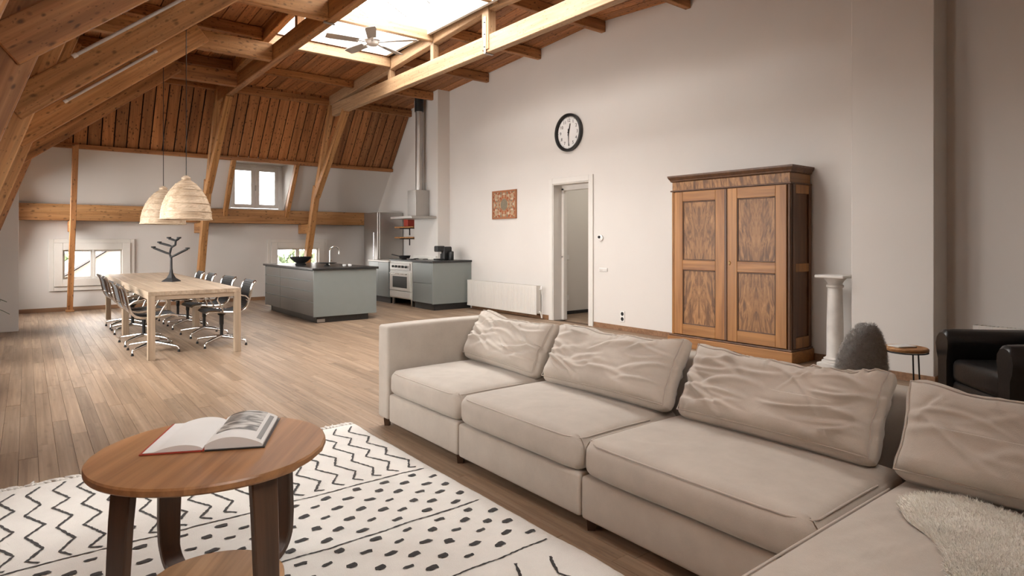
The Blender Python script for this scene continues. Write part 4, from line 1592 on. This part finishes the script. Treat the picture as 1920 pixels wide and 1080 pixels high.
fb = MB()
fb.grid(lambda u, v: fsh(2 * math.pi * u, min(.985, v)), 40, 20, wrapu=True)
fb.add([fsh(2 * math.pi * i / 40, .985) for i in range(40)], [tuple(range(40))])
fbo = fb.build('fur_back', MT['greyfur'], fu, FM, smooth=3.2)


def strands(fnp, fnn, cnt, length, wid, seed, curl=.5, droop=0.0):
    rg = random.Random(seed)
    m = MB()
    for _ in range(cnt):
        u, v = rg.random(), rg.random()
        p = Vector(fnp(u, v))
        n_ = Vector(fnn(u, v)).normalized()
        j = Vector((rg.uniform(-1, 1), rg.uniform(-1, 1), rg.uniform(-1, 1)))
        d1 = (n_ + j * .5).normalized()
        d2 = (d1 + Vector((rg.uniform(-1, 1), rg.uniform(-1, 1), rg.uniform(-1, 1))) * curl - Vector((0, 0, droop))).normalized()
        l = length * rg.uniform(.6, 1.2)
        s_ = d1.cross(j).normalized() * wid
        q = p + d1 * l * .5
        e = q + d2 * l * .5
        m.add([p - s_, p + s_, q - s_ * .7, q + s_ * .7, e], [(0, 1, 3, 2), (2, 3, 4)])
    return m


def fnn_(u, v):
    a = 2 * math.pi * u
    e = fsh(a + .01, v) - fsh(a - .01, v)
    g = fsh(a, min(.98, v + .01)) - fsh(a, max(0, v - .01))
    n_ = e.cross(g)
    return n_


st_ = strands(lambda u, v: fsh(2 * math.pi * u, min(.98, v)), fnn_, 15000, .040, .0019, 4, 1.4)
tag(st_.build('fur', MT['greyfur'], fu, FM, recalc=False), kind='stuff')
MB().rbox((.36, .38, .07), .03, (4, 4, 2), c=(0, .20, .205)).build('seat', MT['greyfur'], fu, FM, smooth=1.0)
for sx in (-.15, .15):
    for sy in (.04, .34):
        MB().tube([(sx * 1.1, sy, 0), (sx, sy * .95, .18)], .014, 10).build('leg', MT['iron'], fu, FM, smooth=.8)

# stool
so_ = empty('side_stool', (5.62, 1.98, 0))
tag(so_, 'small round wooden stool on thin black legs with a magazine', 'stool')
MB().lathe([(.001, 0), (.15, 0), (.16, .008), (.16, .022), (.152, .03), (.001, .03)], 40, (5.62, 1.98, .425), cap=False).build('seat', MT['beam'], so_, smooth=.7)
MB().lathe([(.150, 0), (.158, 0), (.158, .008), (.150, .008), (.150, 0)], 40, (5.62, 1.98, .416), cap=False).build('ring', MT['iron'], so_, smooth=.7)
for k in range(3):
    a = math.radians(100 + 120 * k)
    c_, s_ = math.cos(a), math.sin(a)
    MB().tube([(5.62 + .135 * c_, 1.98 + .135 * s_, .42), (5.62 + .16 * c_, 1.98 + .16 * s_, 0)], .006, 8).build('leg', MT['iron'], so_, smooth=.8)
mg = MB().rbox((.17, .12, .012), .004, (2, 2, 1)).build('magazine', MT['paper'], None, T(5.60, 2.0, .462) @ RZ(-.5), smooth=.8)
tag(mg, 'pale folded magazine lying on the small stool', 'magazine')

# black leather armchair
ac = empty('armchair', (5.55, 1.3, 0))
tag(ac, 'black leather armchair with rolled arms at the right edge', 'armchair')
fdir = math.atan2(.714, -.70)
AM = T(5.607, 1.19, 0) @ RZ(fdir)      # local +X is the front


def arm_(s):
    def prof_pts():
        pts = []
        for k in range(13):
            a = math.radians(-60 + 300 * k / 12)
            pts.append((s * (.36 + .085 * math.cos(a) * (1 if s > 0 else 1)), .53 + .085 * math.sin(a)))
        return pts
    ring = [(s * .30, .06), (s * .425, .06), (s * .43, .40), (s * .455, .46), (s * .465, .53), (s * .45, .585), (s * .41, .625), (s * .36, .635), (s * .315, .62), (s * .285, .58), (s * .28, .52), (s * .29, .46), (s * .30, .40)]
    m = MB()
    n_ = len(ring)
    xs_ = [-.38, -.30, .30, .365, .385]
    sc_ = [.9, 1, 1, .985, .90]
    vs = []
    cy, cz = s * .365, .36
    for x_, k in zip(xs_, sc_):
        vs += [(x_, cy + (p[0] - cy) * k, cz + (p[1] - cz) * k) for p in ring]
    fs = []
    for i in range(len(xs_) - 1):
        for k in range(n_):
            q = (k + 1) % n_
            fs.append((i * n_ + k, i * n_ + q, (i + 1) * n_ + q, (i + 1) * n_ + k))
    fs += [tuple(range(n_))[::-1], tuple(range((len(xs_) - 1) * n_, len(xs_) * n_))]
    return m.add(vs, fs)


arm_(1).build('arm', MT['leather'], ac, AM, smooth=.7)
arm_(-1).build('arm', MT['leather'], ac, AM, smooth=.7)
MB().rbox((.66, .60, .18), .05, (4, 4, 3), c=(.03, 0, .33)).build('seat_cushion', MT['leather'], ac, AM, smooth=1.0)
MB().rbox((.66, .60, .19), .03, (3, 3, 2), c=(.02, 0, .155)).build('base', MT['leather'], ac, AM, smooth=1.0)
MB().rbox((.20, .80, .62), .09, (3, 6, 6), c=(-.36, 0, .43)).build('backrest', MT['leather'], ac, AM, smooth=1.0)
for sx in (-.34, .32):
    for sy in (-.34, .34):
        MB().lathe([(.018, 0), (.026, .06)], 10, (sx, sy, 0)).build('foot', MT['walnut_d'], ac, AM)
# ================================================================== sofa
def fold(x, z, seed, sc=1.0):
    """cloth creases: sharp ridges running mostly sideways, bent by a slow warp"""
    wx = noise.noise(Vector((x * 2.1 + seed, z * 2.3, seed))) * .9
    wz = noise.noise(Vector((x * 2.6, z * 2.0 + seed, seed + 4))) * .9
    t = 0.0
    for f, a, k in ((1.0, .72, 0), (2.1, .28, 11)):
        n_ = noise.noise(Vector(((x * 2.3 + wx) * sc * f + seed, (z * 5.2 + wz * 1.9 + x * 1.5) * sc * f, seed * 1.7 + k)))
        r_ = max(0.0, 1 - abs(n_) * 3.0)
        t += a * r_ * r_
    return t


so = empty('sofa', (2.5, 2.0, 0))
tag(so, 'large taupe linen sofa with a chaise at its near end', 'sofa')
mods = [(3.053, 3.925, 1.985), (2.033, 3.047, 1.985), (.958, 2.027, 1.985), (-.14, .952, 1.06)]
for i, (y0, y1, x0) in enumerate(mods):
    xb = 2.85
    c = ((x0 + xb) / 2, (y0 + y1) / 2)
    MB().rbox((xb - x0, y1 - y0 - .004, .195), .018, (6, 6, 2), c=(c[0], c[1], .1525)).build('base', MT['linen'], so, smooth=1.0)

    def puff(p, q, i=i, y0=y0, y1=y1):
        o = Vector(p)
        e = (1 - abs(q.x) ** 3) * (1 - abs(q.y) ** 3)
        if q.z > -.5:
            o.z += .022 * e * (q.z + .5) / 1.5 + .004 * fold(o.y * 1.0, o.x, 3.1 * i + 1, 1.1) * e
            if i == 3:
                o.z += .012 * fold(o.x * .6, o.y * 1.5 + o.x * .5, 9.0, 1.2) * e
        if q.x < -.9:
            o.x += .004 * noise.noise(Vector((o.y * 5, o.z * 9, i)))
            o.x += .028 * abs(q.y) ** 9
            o.x -= .012 * (1 - abs(q.y) ** 4) * (1 - abs(q.z) ** 2)
        o.z -= .010 * (abs(q.y) ** 10) * (q.z > .5)
        return o
    cx0, cx1 = x0 - .012, 2.74
    cz0, cz1 = .252, .418
    M = T((cx0 + cx1) / 2, (y0 + y1) / 2, (cz0 + cz1) / 2)
    cu_ = MB().rbox((cx1 - cx0, y1 - y0 - .006, cz1 - cz0), .048, (60, 60, 5), puff).build('seat_cushion', MT['linen'], so, M, smooth=1.2)
    # piping round the front and side top edge
    pz = cz1 - .013
    yy0, yy1 = y0 + .017, y1 - .017
    K = 12
    pts = []
    for k in range(K + 1):
        t = k / K
        pts.append((2.5 - (2.5 - cx0 - .075) * t, yy1, pz + .002 * math.sin(math.pi * t)))
    pts.append((cx0 + .050, yy1 - .012, pz - .002))
    for k in range(1, K):
        t = k / K
        pts.append((cx0 + .013 + .020 * abs(2 * t - 1) ** 9 - .010 * math.sin(math.pi * t), yy1 + (yy0 - yy1) * t, pz + .003 * math.sin(math.pi * t)))
    pts.append((cx0 + .050, yy0 + .012, pz - .002))
    for k in range(K + 1):
        t = k / K
        pts.append((cx0 + .075 + (2.5 - cx0 - .075) * t, yy0, pz + .002 * math.sin(math.pi * t)))
    MB().tube(pts, .0038, 6).build('piping', MT['piping'], cu_, smooth=1.2)
# arm at the far end, long back
MB().rbox((1.0, .148, .655), .022, (10, 3, 8), lambda p, q: Vector((p.x, p.y + .004 * noise.noise(Vector((p.x * 4, p.z * 5, 2))), p.z + .006 * (1 - q.x ** 2) * (q.z > .5)))).build('arm', MT['linen'], so, T(2.478, 4.003, .0555 + .3275 + .01), smooth=1.0)
MB().rbox((.15, 4.06, .64), .03, (3, 24, 6), lambda p, q: Vector((p.x, p.y, p.z + (.006 * noise.noise(Vector((p.y * 2, 1, 1))) if q.z > .5 else 0)))).build('back', MT['linen'], so, T(2.932, 1.897, .055 + .32), smooth=1.0)
for (fx_, fy_) in ((2.03, 4.03), (2.92, 4.03), (2.03, 3.08), (2.92, 3.05), (2.03, 2.0), (2.92, 2.0), (1.12, .90), (2.92, .9), (1.12, -.08), (2.92, -.08)):
    MB().lathe([(.024, 0), (.03, .058)], 4, (fx_, fy_, 0)).build('foot', MT['walnut_d'], so)


def crease_set(seed, wdt, hgt, n_):
    rg = random.Random(int(seed * 100))
    out = []
    for k in range(n_):
        side = rg.choice((-1, 1))
        if k % 3 == 0:
            x0, z0 = rg.uniform(-.4, .4) * wdt, rg.uniform(-.35, .45) * hgt
            ln = rg.uniform(.10, .24)
        else:
            x0, z0 = side * rg.uniform(.22, .46) * wdt, rg.uniform(-.40, .46) * hgt
            ln = rg.uniform(.12, .34)
        ang_ = rg.gauss(0, .22) + side * .22
        out.append((x0, z0, math.cos(ang_), math.sin(ang_), ln, rg.uniform(.008, .018), rg.uniform(.35, 1.0), rg.uniform(-1.6, 1.6)))
    # small gathers along the top seam
    for k in range(n_ // 2):
        out.append((rg.uniform(-.47, .47) * wdt, .43 * hgt, rg.uniform(-.5, .5), -1.0, rg.uniform(.03, .08), rg.uniform(.007, .012), rg.uniform(.3, .7), 0))
    return out


def creases(cs, x, z):
    t = 0.0
    for x0, z0, ca, sa, ln, wd_, am, bend in cs:
        dx, dz = x - x0, z - z0
        al = dx * ca + dz * sa
        if abs(al) > ln:
            continue
        pe_ = -dx * sa + dz * ca + bend * al * al
        r_ = pe_ / wd_
        if abs(r_) > 4:
            continue
        env = (1 - (al / ln) ** 2)
        t += am * env * (math.exp(-r_ * r_) - .55 * math.exp(-((r_ - 1.7) / 1.1) ** 2))
    return t


def cushion(y0, y1, label, seed, x=2.60, lean=30, hgt=.405, th=.19, tilt=0.0, wr=1.0, zoff=0.0, sag=.02):
    wdt = y1 - y0
    r = empty('back_cushion', (x, (y0 + y1) / 2, .44))
    tag(r, label, 'cushion', 'loose back cushions on the sofa')
    M = T(x, (y0 + y1) / 2, .43 + zoff) @ RZ(-math.pi / 2) @ RY(tilt) @ RX(-math.radians(lean)) @ T(0, 0, hgt / 2)

    cset = crease_set(seed, wdt, hgt, int(26 * min(1.2, wr + .2)))

    def fn(p, q):
        o = Vector(p)
        ex, ez = abs(q.x), abs(q.z)
        prof_ = (1 - ex ** 5) * (1 - ez ** 4)
        o.y *= .50 + .62 * prof_ ** .6
        # outline: corners pulled out a little, middle of the sides pulled in
        o.x *= 1 - .045 * (1 - q.z ** 2) + .012 * noise.noise(Vector((q.z * 2, seed, 3)))
        if q.z > 0:
            o.z -= sag * 1.5 * (1 - q.x ** 2) * q.z - .012 * ex ** 6 * q.z + .022 * noise.noise(Vector((q.x * 2.5 + seed, 2, seed)))
        # belly slumps down
        if q.y < 0:
            o.y -= .03 * (1 - q.x ** 2) * max(0, -q.z + .3)
        f = creases(cset, o.x, o.z)
        lump = noise.noise(Vector((o.x * 5 + seed, o.z * 6, seed)))
        o.y += (f * .0175 * wr + lump * .010) * (-1 if q.y < 0 else 1) * (1 - ex ** 8 * .5)
        if q.z > .8:
            o.z += .008 * wr * noise.noise(Vector((o.x * 9, o.y * 9, seed + 5)))
        return o
    b_ = MB().rbox((wdt, th, hgt), .07, (120, 4, 60), fn).build('cover', MT['linen_cush'], r, M, smooth=3.2)
    # corded seam along the cushion's front edge
    pts = []
    hw, hh = wdt / 2 - .028, hgt / 2 - .028
    loop = []
    n_ = 26
    for k in range(n_):
        loop.append((-hw + 2 * hw * k / n_, hh))
    for k in range(12):
        loop.append((hw, hh - 2 * hh * k / 12))
    for k in range(n_):
        loop.append((hw - 2 * hw * k / n_, -hh))
    for k in range(12):
        loop.append((-hw, -hh + 2 * hh * k / 12))
    for (a, c) in loop:
        q = Vector((a / (wdt / 2), -1, c / (hgt / 2)))
        o = fn(Vector((a * 1.012, -th / 2 + .035, c * 1.03)), q)
        pts.append((o.x, o.y - .004, o.z))
    MB().tube(pts, .0032, 6, closed=True).build('piping', MT['piping'], r, M, smooth=1.2)
    return r


cushion(3.045, 3.905, 'creased linen back cushion next to the sofa arm', 1.3, x=2.60, lean=31, tilt=.03, sag=.03)
cushion(1.985, 2.985, 'creased linen back cushion second from the sofa arm', 4.7, x=2.59, lean=29, tilt=-.01, sag=.025)
cushion(1.005, 1.965, 'heavily creased linen back cushion in front of the wardrobe', 8.2, x=2.60, lean=30, hgt=.40, wr=1.3, sag=.02)
cushion(-.02, .955, 'smoother piped linen back cushion nearest the camera', 15.3, x=2.56, lean=27, hgt=.385, th=.22, wr=.55, sag=.01)

# sheepskin ------------------------------------------------------------
outl = [(2.324, .835), (2.43, .80), (2.50, .70), (2.47, .55), (2.52, .40), (2.50, .22), (2.40, .08), (2.25, .05), (2.08, .02), (1.85, .06), (1.62, .02), (1.50, .12), (1.46, .28), (1.58, .40), (1.78, .48), (1.90, .57), (2.02, .62), (2.10, .68), (2.19, .775)]


def smooth_loop(pts, k=6):
    out = []
    n_ = len(pts)
    for i in range(n_):
        p0, p1, p2, p3 = pts[i - 1], pts[i], pts[(i + 1) % n_], pts[(i + 2) % n_]
        for j in range(k):
            t = j / k
            out.append(tuple(.5 * ((2 * p1[q]) + (-p0[q] + p2[q]) * t + (2 * p0[q] - 5 * p1[q] + 4 * p2[q] - p3[q]) * t * t + (-p0[q] + 3 * p1[q] - 3 * p2[q] + p3[q]) * t ** 3) for q in (0, 1)))
    return out


lp = smooth_loop(outl)
cxp, cyp = 2.05, .36
pl = MB()
nl = len(lp)
NR = 14
PZ = .442
for j in range(NR + 1):
    t = j / NR
    for (a, c) in lp:
        x_, y_ = cxp + (a - cxp) * t, cyp + (c - cyp) * t
        pl.v.append((x_, y_, PZ + .028 * (1 - t ** 6) + .006 * noise.noise(Vector((x_ * 9, y_ * 9, 0)))))
for j in range(NR):
    for i in range(nl):
        q = (i + 1) % nl
        pl.f.append((j * nl + i, j * nl + q, (j + 1) * nl + q, (j + 1) * nl + i))
pe = empty('sheepskin', (2.05, .36, PZ))
tag(pe, 'cream sheepskin lying on the chaise of the sofa', 'sheepskin')
pl.build('hide', MT['fleece'], pe, smooth=3.2)


def hp_(u, v):
    t = math.sqrt(v)
    a, c = lp[int(u * nl) % nl]
    x_, y_ = cxp + (a - cxp) * t, cyp + (c - cyp) * t
    return (x_, y_, PZ + .024 * (1 - t ** 6))


def hn_(u, v):
    a, c = lp[int(u * nl) % nl]
    t = v ** 3
    return ((a - cxp) * t * 1.5, (c - cyp) * t * 1.5, .6)


tag(strands(hp_, hn_, 20000, .024, .0015, 21, .8, .3).build('fleece', MT['fleece'], pe, recalc=False), kind='stuff')

# ================================================================== rug
RX0, RX1, RY0, RY1 = -.70, 1.85, 1.00, 4.19
rg_ = empty('rug', (.5, 2.6, 0))
tag(rg_, 'cream woollen rug with black zigzags and dashes', 'rug')
RT = .014


def rug_top(u, v):
    x_ = RX0 + (RX1 - RX0) * u
    y_ = RY0 + (RY1 - RY0) * v
    e = min(u, 1 - u, v, 1 - v)
    x_ += .012 * noise.noise(Vector((y_ * 3, 1, 5))) * (u > .5)
    return (x_, y_, .0015 + (RT - .0015) * min(1, e / .006) + .0016 * noise.noise(Vector((x_ * 30, y_ * 30, 0))))


MB().grid(rug_top, 180, 220).build('pile', MT['wool'], rg_, smooth=3.2)
rr = random.Random(77)


def strip(pts, wd_, z=RT + .0026, jit=.35):
    m = MB()
    dense = []
    for i in range(len(pts) - 1):
        a, b_ = Vector(pts[i]), Vector(pts[i + 1])
        n_ = max(2, int((b_ - a).length / .012))
        for k in range(n_):
            dense.append(a + (b_ - a) * k / n_)
    dense.append(Vector(pts[-1]))
    vs = []
    for i, p in enumerate(dense):
        t = (dense[min(i + 1, len(dense) - 1)] - dense[max(i - 1, 0)]).normalized()
        n_ = Vector((-t.y, t.x)) * wd_ / 2
        j1, j2 = 1 + rr.uniform(-jit, jit), 1 + rr.uniform(-jit, jit)
        vs += [(p.x + n_.x * j1, p.y + n_.y * j1, z), (p.x - n_.x * j2, p.y - n_.y * j2, z)]
    fs = [(2 * i, 2 * i + 1, 2 * i + 3, 2 * i + 2) for i in range(len(dense) - 1)]
    return m.add(vs, fs)


def zig_band(y0, y1, xa, xb, sp):
    x_ = xa
    i = 0
    while x_ < xb:
        y_ = y1 - rr.uniform(.0, .05)
        s = 1
        pts = []
        while y_ > y0 + .03:
            pts.append((x_ + s * .032 + rr.uniform(-.006, .006), y_))
            y_ -= (.105 if s > 0 else .165) + rr.uniform(-.012, .012)
            s = -s
        pts.append((x_ + s * .01, y0 + .02))
        strip(pts, .0125, jit=.5).build('zigzag_line', MT['blackwool'], rg_)
        x_ += sp
        i += 1


zig_band(3.13, 4.13, RX0 + .08, 1.77, .108)
zig_band(1.06, 1.96, RX0 + .12, 1.80, .15)
for yy in (3.10, 2.545, 2.03):
    strip([(RX0 + .02 + k * .13, yy + rr.uniform(-.010, .010) + .03 * (yy > 3) * (1 - k / 20)) for k in range(21) if RX0 + .02 + k * .13 < RX1 - .01], .0085, jit=.6).build('divider_line', MT['blackwool'], rg_)
# dashes
dash_me = []
for k in range(6):
    m = MB()
    w_, h_ = .026 + rr.uniform(-.005, .005), .0155 + rr.uniform(-.004, .004)
    n_ = 14
    ring = []
    for i in range(n_):
        a = 2 * math.pi * i / n_
        sx_ = abs(math.cos(a)) ** .45 * math.copysign(1, math.cos(a))
        sy_ = abs(math.sin(a)) ** .45 * math.copysign(1, math.sin(a))
        ring.append((w_ * sx_ * rr.uniform(.72, 1.18), h_ * sy_ * rr.uniform(.65, 1.2), 0))
    m.add(ring + [(0, 0, .0006)], [(i, (i + 1) % n_, n_) for i in range(n_)])
    dash_me.append(m.mesh('dash'))
for y1_, y0_ in ((3.045, 2.58), (2.49, 2.06)):
    row = 0
    y_ = y1_
    while y_ > y0_:
        x_ = RX0 + .09 + (.082 if row % 2 else 0)
        while x_ < RX1 - .03:
            put('dash', rr.choice(dash_me), MT['blackwool'], rg_, T(x_ + rr.uniform(-.008, .008), y_ + rr.uniform(-.008, .008), RT + .0028) @ RZ(rr.uniform(-.15, .25)))
            x_ += .164
        y_ -= .072
        row += 1
# fringe
fr_me = []
for k in range(5):
    pts = [(0, 0, .008)]
    a = rr.uniform(-.5, .5)
    for i in range(4):
        p = pts[-1]
        a += rr.uniform(-.7, .7)
        pts.append((p[0] + .019 * math.sin(a), p[1] + .021 * math.cos(a), .006 + rr.uniform(0, .003)))
    fr_me.append(MB().tube(pts, [.008, .0085, .0075, .006, .003], 6).mesh('tassel', smooth=1.5))
x_ = RX0 + .02
while x_ < RX1 - .01:
    put('tassel', rr.choice(fr_me), MT['wool'], rg_, T(x_, RY1 - .012, 0))
    x_ += rr.uniform(.020, .034)

# ================================================================== coffee table
CT = Vector((.534, 2.446, 0))
ct = empty('coffee_table', CT)
tag(ct, 'round walnut coffee table with bent legs on the rug', 'coffee table')
RB = RT + .004


def disc_staves(name, rad, z0, z1, nst, rot, mat, parent):
    wd_ = 2 * rad / nst
    for k in range(nst):
        a, b_ = -rad + k * wd_, -rad + (k + 1) * wd_
        poly = []
        for i in range(15):
            yv = a + (b_ - a) * i / 14
            poly.append((math.sqrt(max(0, rad * rad - yv * yv)), yv))
        left = [(-p[0], p[1]) for p in poly[::-1]]
        full = []
        for p in poly + left:
            if not full or (abs(p[0] - full[-1][0]) + abs(p[1] - full[-1][1])) > 1e-5:
                full.append(p)
        if abs(full[0][0] - full[-1][0]) + abs(full[0][1] - full[-1][1]) < 1e-5:
            full.pop()
        m = MB()
        # edge chamfers follow the round outline
        h = z1 - z0
        e = .006

        def ring(sc_, z):
            return [(p[0] * sc_ if abs(math.hypot(*p) - rad) < 1e-3 else p[0], p[1] * (sc_ if (abs(math.hypot(*p) - rad) < 1e-3 and (k in (0, nst - 1)) and abs(p[1]) > rad * .9) else 1), z) for p in full]
        r0, r1, r2, r3 = ring(1 - e * 1.6 / rad, z0), ring(1, z0 + e * 1.2), ring(1, z1 - e), ring(1 - e / rad, z1)
        n_ = len(full)
        fs = [tuple(range(n_))[::-1], tuple(range(3 * n_, 4 * n_))]
        for j in range(3):
            for i in range(n_):
                q = (i + 1) % n_
                fs.append((j * n_ + i, j * n_ + q, (j + 1) * n_ + q, (j + 1) * n_ + i))
        m.add(r0 + r1 + r2 + r3, fs)
        m.build(name, mat, parent, T(CT.x, CT.y, 0) @ RZ(rot), smooth=.5)


disc_staves('top_stave', .393, .541, .570, 5, .95, MT['walnut'], ct)
disc_staves('shelf_stave', .245, RB + .034, RB + .056, 4, .95, MT['walnut_l'], ct)
for ad in (29, 104, 209, 284):
    path = [(.335, .541), (.345, .44), (.352, .32), (.358, .20), (.356, .13)]
    for k in range(1, 9):
        a = math.pi / 2 * k / 8
        path.append((.356 - .09 * (1 - math.cos(a)), .13 - .098 * math.sin(a) + .0))
    path += [(.24, .032), (.20, .032)]
    hw = [.046 - .010 * min(1, i / 6) for i in range(len(path))]
    th_ = .028
    vs = []
    for i, (r_, z_) in enumerate(path):
        a = path[max(i - 1, 0)]
        b_ = path[min(i + 1, len(path) - 1)]
        t = Vector((b_[0] - a[0], b_[1] - a[1])).normalized()
        n_ = Vector((-t.y, t.x)) * th_ / 2
        zz_ = z_
        for (dn, s) in ((1, -1), (1, 1), (-1, 1), (-1, -1)):
            vs.append((r_ + n_.x * dn, s * hw[i], max(RB, zz_ + n_.y * dn)))
    fs = []
    for i in range(len(path) - 1):
        for k in range(4):
            q = (k + 1) % 4
            fs.append((i * 4 + k, i * 4 + q, (i + 1) * 4 + q, (i + 1) * 4 + k))
    fs += [(3, 2, 1, 0), tuple(range(len(vs) - 4, len(vs)))]
    MB().add(vs, fs).build('leg', MT['walnut_d'], ct, T(CT.x, CT.y, 0) @ RZ(math.radians(ad)), bevel=.004, smooth=.7)

# open book ----------------------------------------------------------
bk_ = empty('open_book', (.49, 2.40, .571))
tag(bk_, 'open picture book lying on the coffee table', 'book')
BM = T(.493, 2.405, .5712) @ RZ(math.atan2(.9, .436) - math.pi / 2)
BL = .365


def bz(s, t):
    """page height: s = -1 left / 1 right, t = 0 spine .. 1 fore edge"""
    if s < 0:
        return .006 + .020 * math.sin(min(1, t * 1.25) * math.pi) ** .7 * (1 - t * .35) * (1 if t < .8 else 1) + .004 * (1 - t)
    return .006 + .040 * math.sin(min(1, .08 + t * .92) * math.pi) ** .75 * (1 - t * .25) + .006 * t


for s in (-1, 1):
    WB = .198
    m = MB()
    m.slab(lambda u, v, s=s: (s * (.003 + (WB - .004) * u), .004 + (BL - .008) * v, bz(s, u)), 24, 6, lambda u, v, s=s: (0, 0, -(bz(s, u) - (.0045 if u > .12 else .0045))))
    m.build('page_block', MT['paper'], bk_, BM, smooth=.6)
    MB().slab(lambda u, v, s=s: (s * (.006 + (WB + .002) * u), -.003 + (BL + .006) * v, .004), 3, 3, (0, 0, -.0038)).build('cover', MT['red'] if s < 0 else MT['stone'], bk_, BM)
MB().tube([(0, -.004, .004), (0, BL + .004, .004)], .004, 8).build('spine', MT['red'], bk_, BM)
m, nt, b = nodes('printed_photo', .35)
v = coords(nt, rnd=False, scale=(9, 22, 1), rot=(0, 0, .5))
n1 = N(nt, 'ShaderNodeTexNoise', Scale=1.0, Detail=6.0, Distortion=1.4)
L(nt, v, n1.inputs['Vector'])
rp = ramp(nt, [(.38, (.03, .028, .026)), (.5, (.22, .20, .18)), (.6, (.50, .48, .45))])
L(nt, n1.outputs[0], rp.inputs[0])
L(nt, rp.outputs[0], b.inputs['Base Color'])
MB().grid(lambda u, v: (.018 + .142 * u, .10 + .255 * v, bz(1, (.018 + .142 * u) / .198) + .0012), 20, 4).build('printed_photo', m, bk_, BM, smooth=3.2)
MB().grid(lambda u, v: (.172 + .016 * u, .03 + .30 * v, bz(1, (.172 + .016 * u) / .198) + .0010), 4, 4).build('printed_strip', plain('grey_print', (.16, .155, .15), .4), bk_, BM)

# ================================================================== potted palm at the left edge
pp = empty('potted_palm', (-.52, 6.0, 0))
tag(pp, 'dark leaved potted palm whose leaf tips enter at the left edge', 'potted plant')
PM = T(-.50, 6.0, 0)
MB().lathe([(.001, .0), (.11, 0), (.14, .26), (.15, .28), (.15, .30), (.135, .30), (.13, .26), (.001, .26)], 28, cap=False).build('pot', MT['terracotta'], pp, PM, smooth=.6)
MB().tube([(0, 0, .25), (.01, 0, .5), (0, .01, .82)], [.025, .02, .015], 8).build('stem', MT['walnut_d'], pp, PM, smooth=1.0)
rl = random.Random(2)
for k in range(16):
    a = rl.uniform(-1.9, 1.9)
    ln = rl.uniform(.30, .40)
    ri = rl.uniform(.18, .45)
    z0 = rl.uniform(.66, .82)

    def leaf(u, v, ln=ln, ri=ri, z0=z0):
        r_ = ln * v
        z_ = z0 + ri * v * 1.3 - ri * 1.1 * v * v
        w_ = .017 * math.sin(math.pi * min(1, .08 + v * .92)) + .001
        return (r_, (u - .5) * 2 * w_, z_ + .004 * (abs(u - .5) * 2))
    MB().slab(leaf, 3, 12, (0, 0, -.0015)).build('leaf', MT['leaf'], pp, PM @ RZ(a), smooth=1.0)

# ================================================================== outdoors, seen through the low windows
gd = MB().bb(-30, 40, 15.5, 90, -3.2, -3.0).build('ground', plain('paving_outside', (.10, .095, .085), .9))
tag(gd, 'street level outside the low windows', kind='structure')
hs_ = empty('neighbour_house', (3.0, 36, -3))
tag(hs_, 'neighbouring house with a steep grey roof outside the left window', 'house')
MB().prism([(0.8, -3), (6.2, -3), (6.2, -.6), (3.5, 1.3), (.8, -.6)], 'y', 33, 42).build('wall', plain('pale_brick', (.22, .17, .14), .9), hs_)
for s in (-1, 1):
    MB().add([(3.5, 32.8, 1.36), (3.5, 42.2, 1.36), (3.5 + s * 3.0, 42.2, -.75), (3.5 + s * 3.0, 32.8, -.75), (3.5, 32.8, 1.46), (3.5, 42.2, 1.46), (3.5 + s * 3.1, 42.2, -.72), (3.5 + s * 3.1, 32.8, -.72)], [(0, 1, 2, 3), (4, 5, 6, 7), (0, 1, 5, 4), (1, 2, 6, 5), (2, 3, 7, 6), (3, 0, 4, 7)]).build('roof', plain('grey_tiles', (.075, .07, .07), .8), hs_)
MB().bb(3.1, 3.9, 32.95, 33.0, -.6, .2).build('window', MT['wpaint'], hs_)
for k, (tx, ty, tr, lb) in enumerate(((-.6, 30, 1.6, 'green tree outside the left window, left of the house'), (1.6, 46, 2.0, 'green tree behind the neighbouring house'), (13.5, 38, 2.2, 'green tree outside the window behind the island'))):
    t_ = empty('tree', (tx, ty, -3))
    tag(t_, lb, 'tree', 'trees outside')
    MB().tube([(tx, ty, -3), (tx + .1, ty, -1.2)], [.16, .09], 8).build('trunk', MT['walnut_d'], t_)
    cm_ = MB()
    rl = random.Random(k)
    for q in range(500):
        d = Vector((rl.gauss(0, 1), rl.gauss(0, 1), rl.gauss(0, 1))).normalized() * tr * rl.uniform(.5, 1)
        c = Vector((tx, ty, -.9)) + Vector((d.x, d.y, d.z * .8))
        s1 = Vector((rl.gauss(0, 1), rl.gauss(0, 1), rl.gauss(0, 1))).normalized() * .22
        s2 = s1.orthogonal().normalized() * .22
        cm_.add([c - s1, c + s2, c + s1, c - s2], [(0, 1, 2, 3)])
    tag(cm_.build('crown', plain('tree_leaf', (.06, .085, .03), .8, var=.3), t_, recalc=False), kind='stuff')
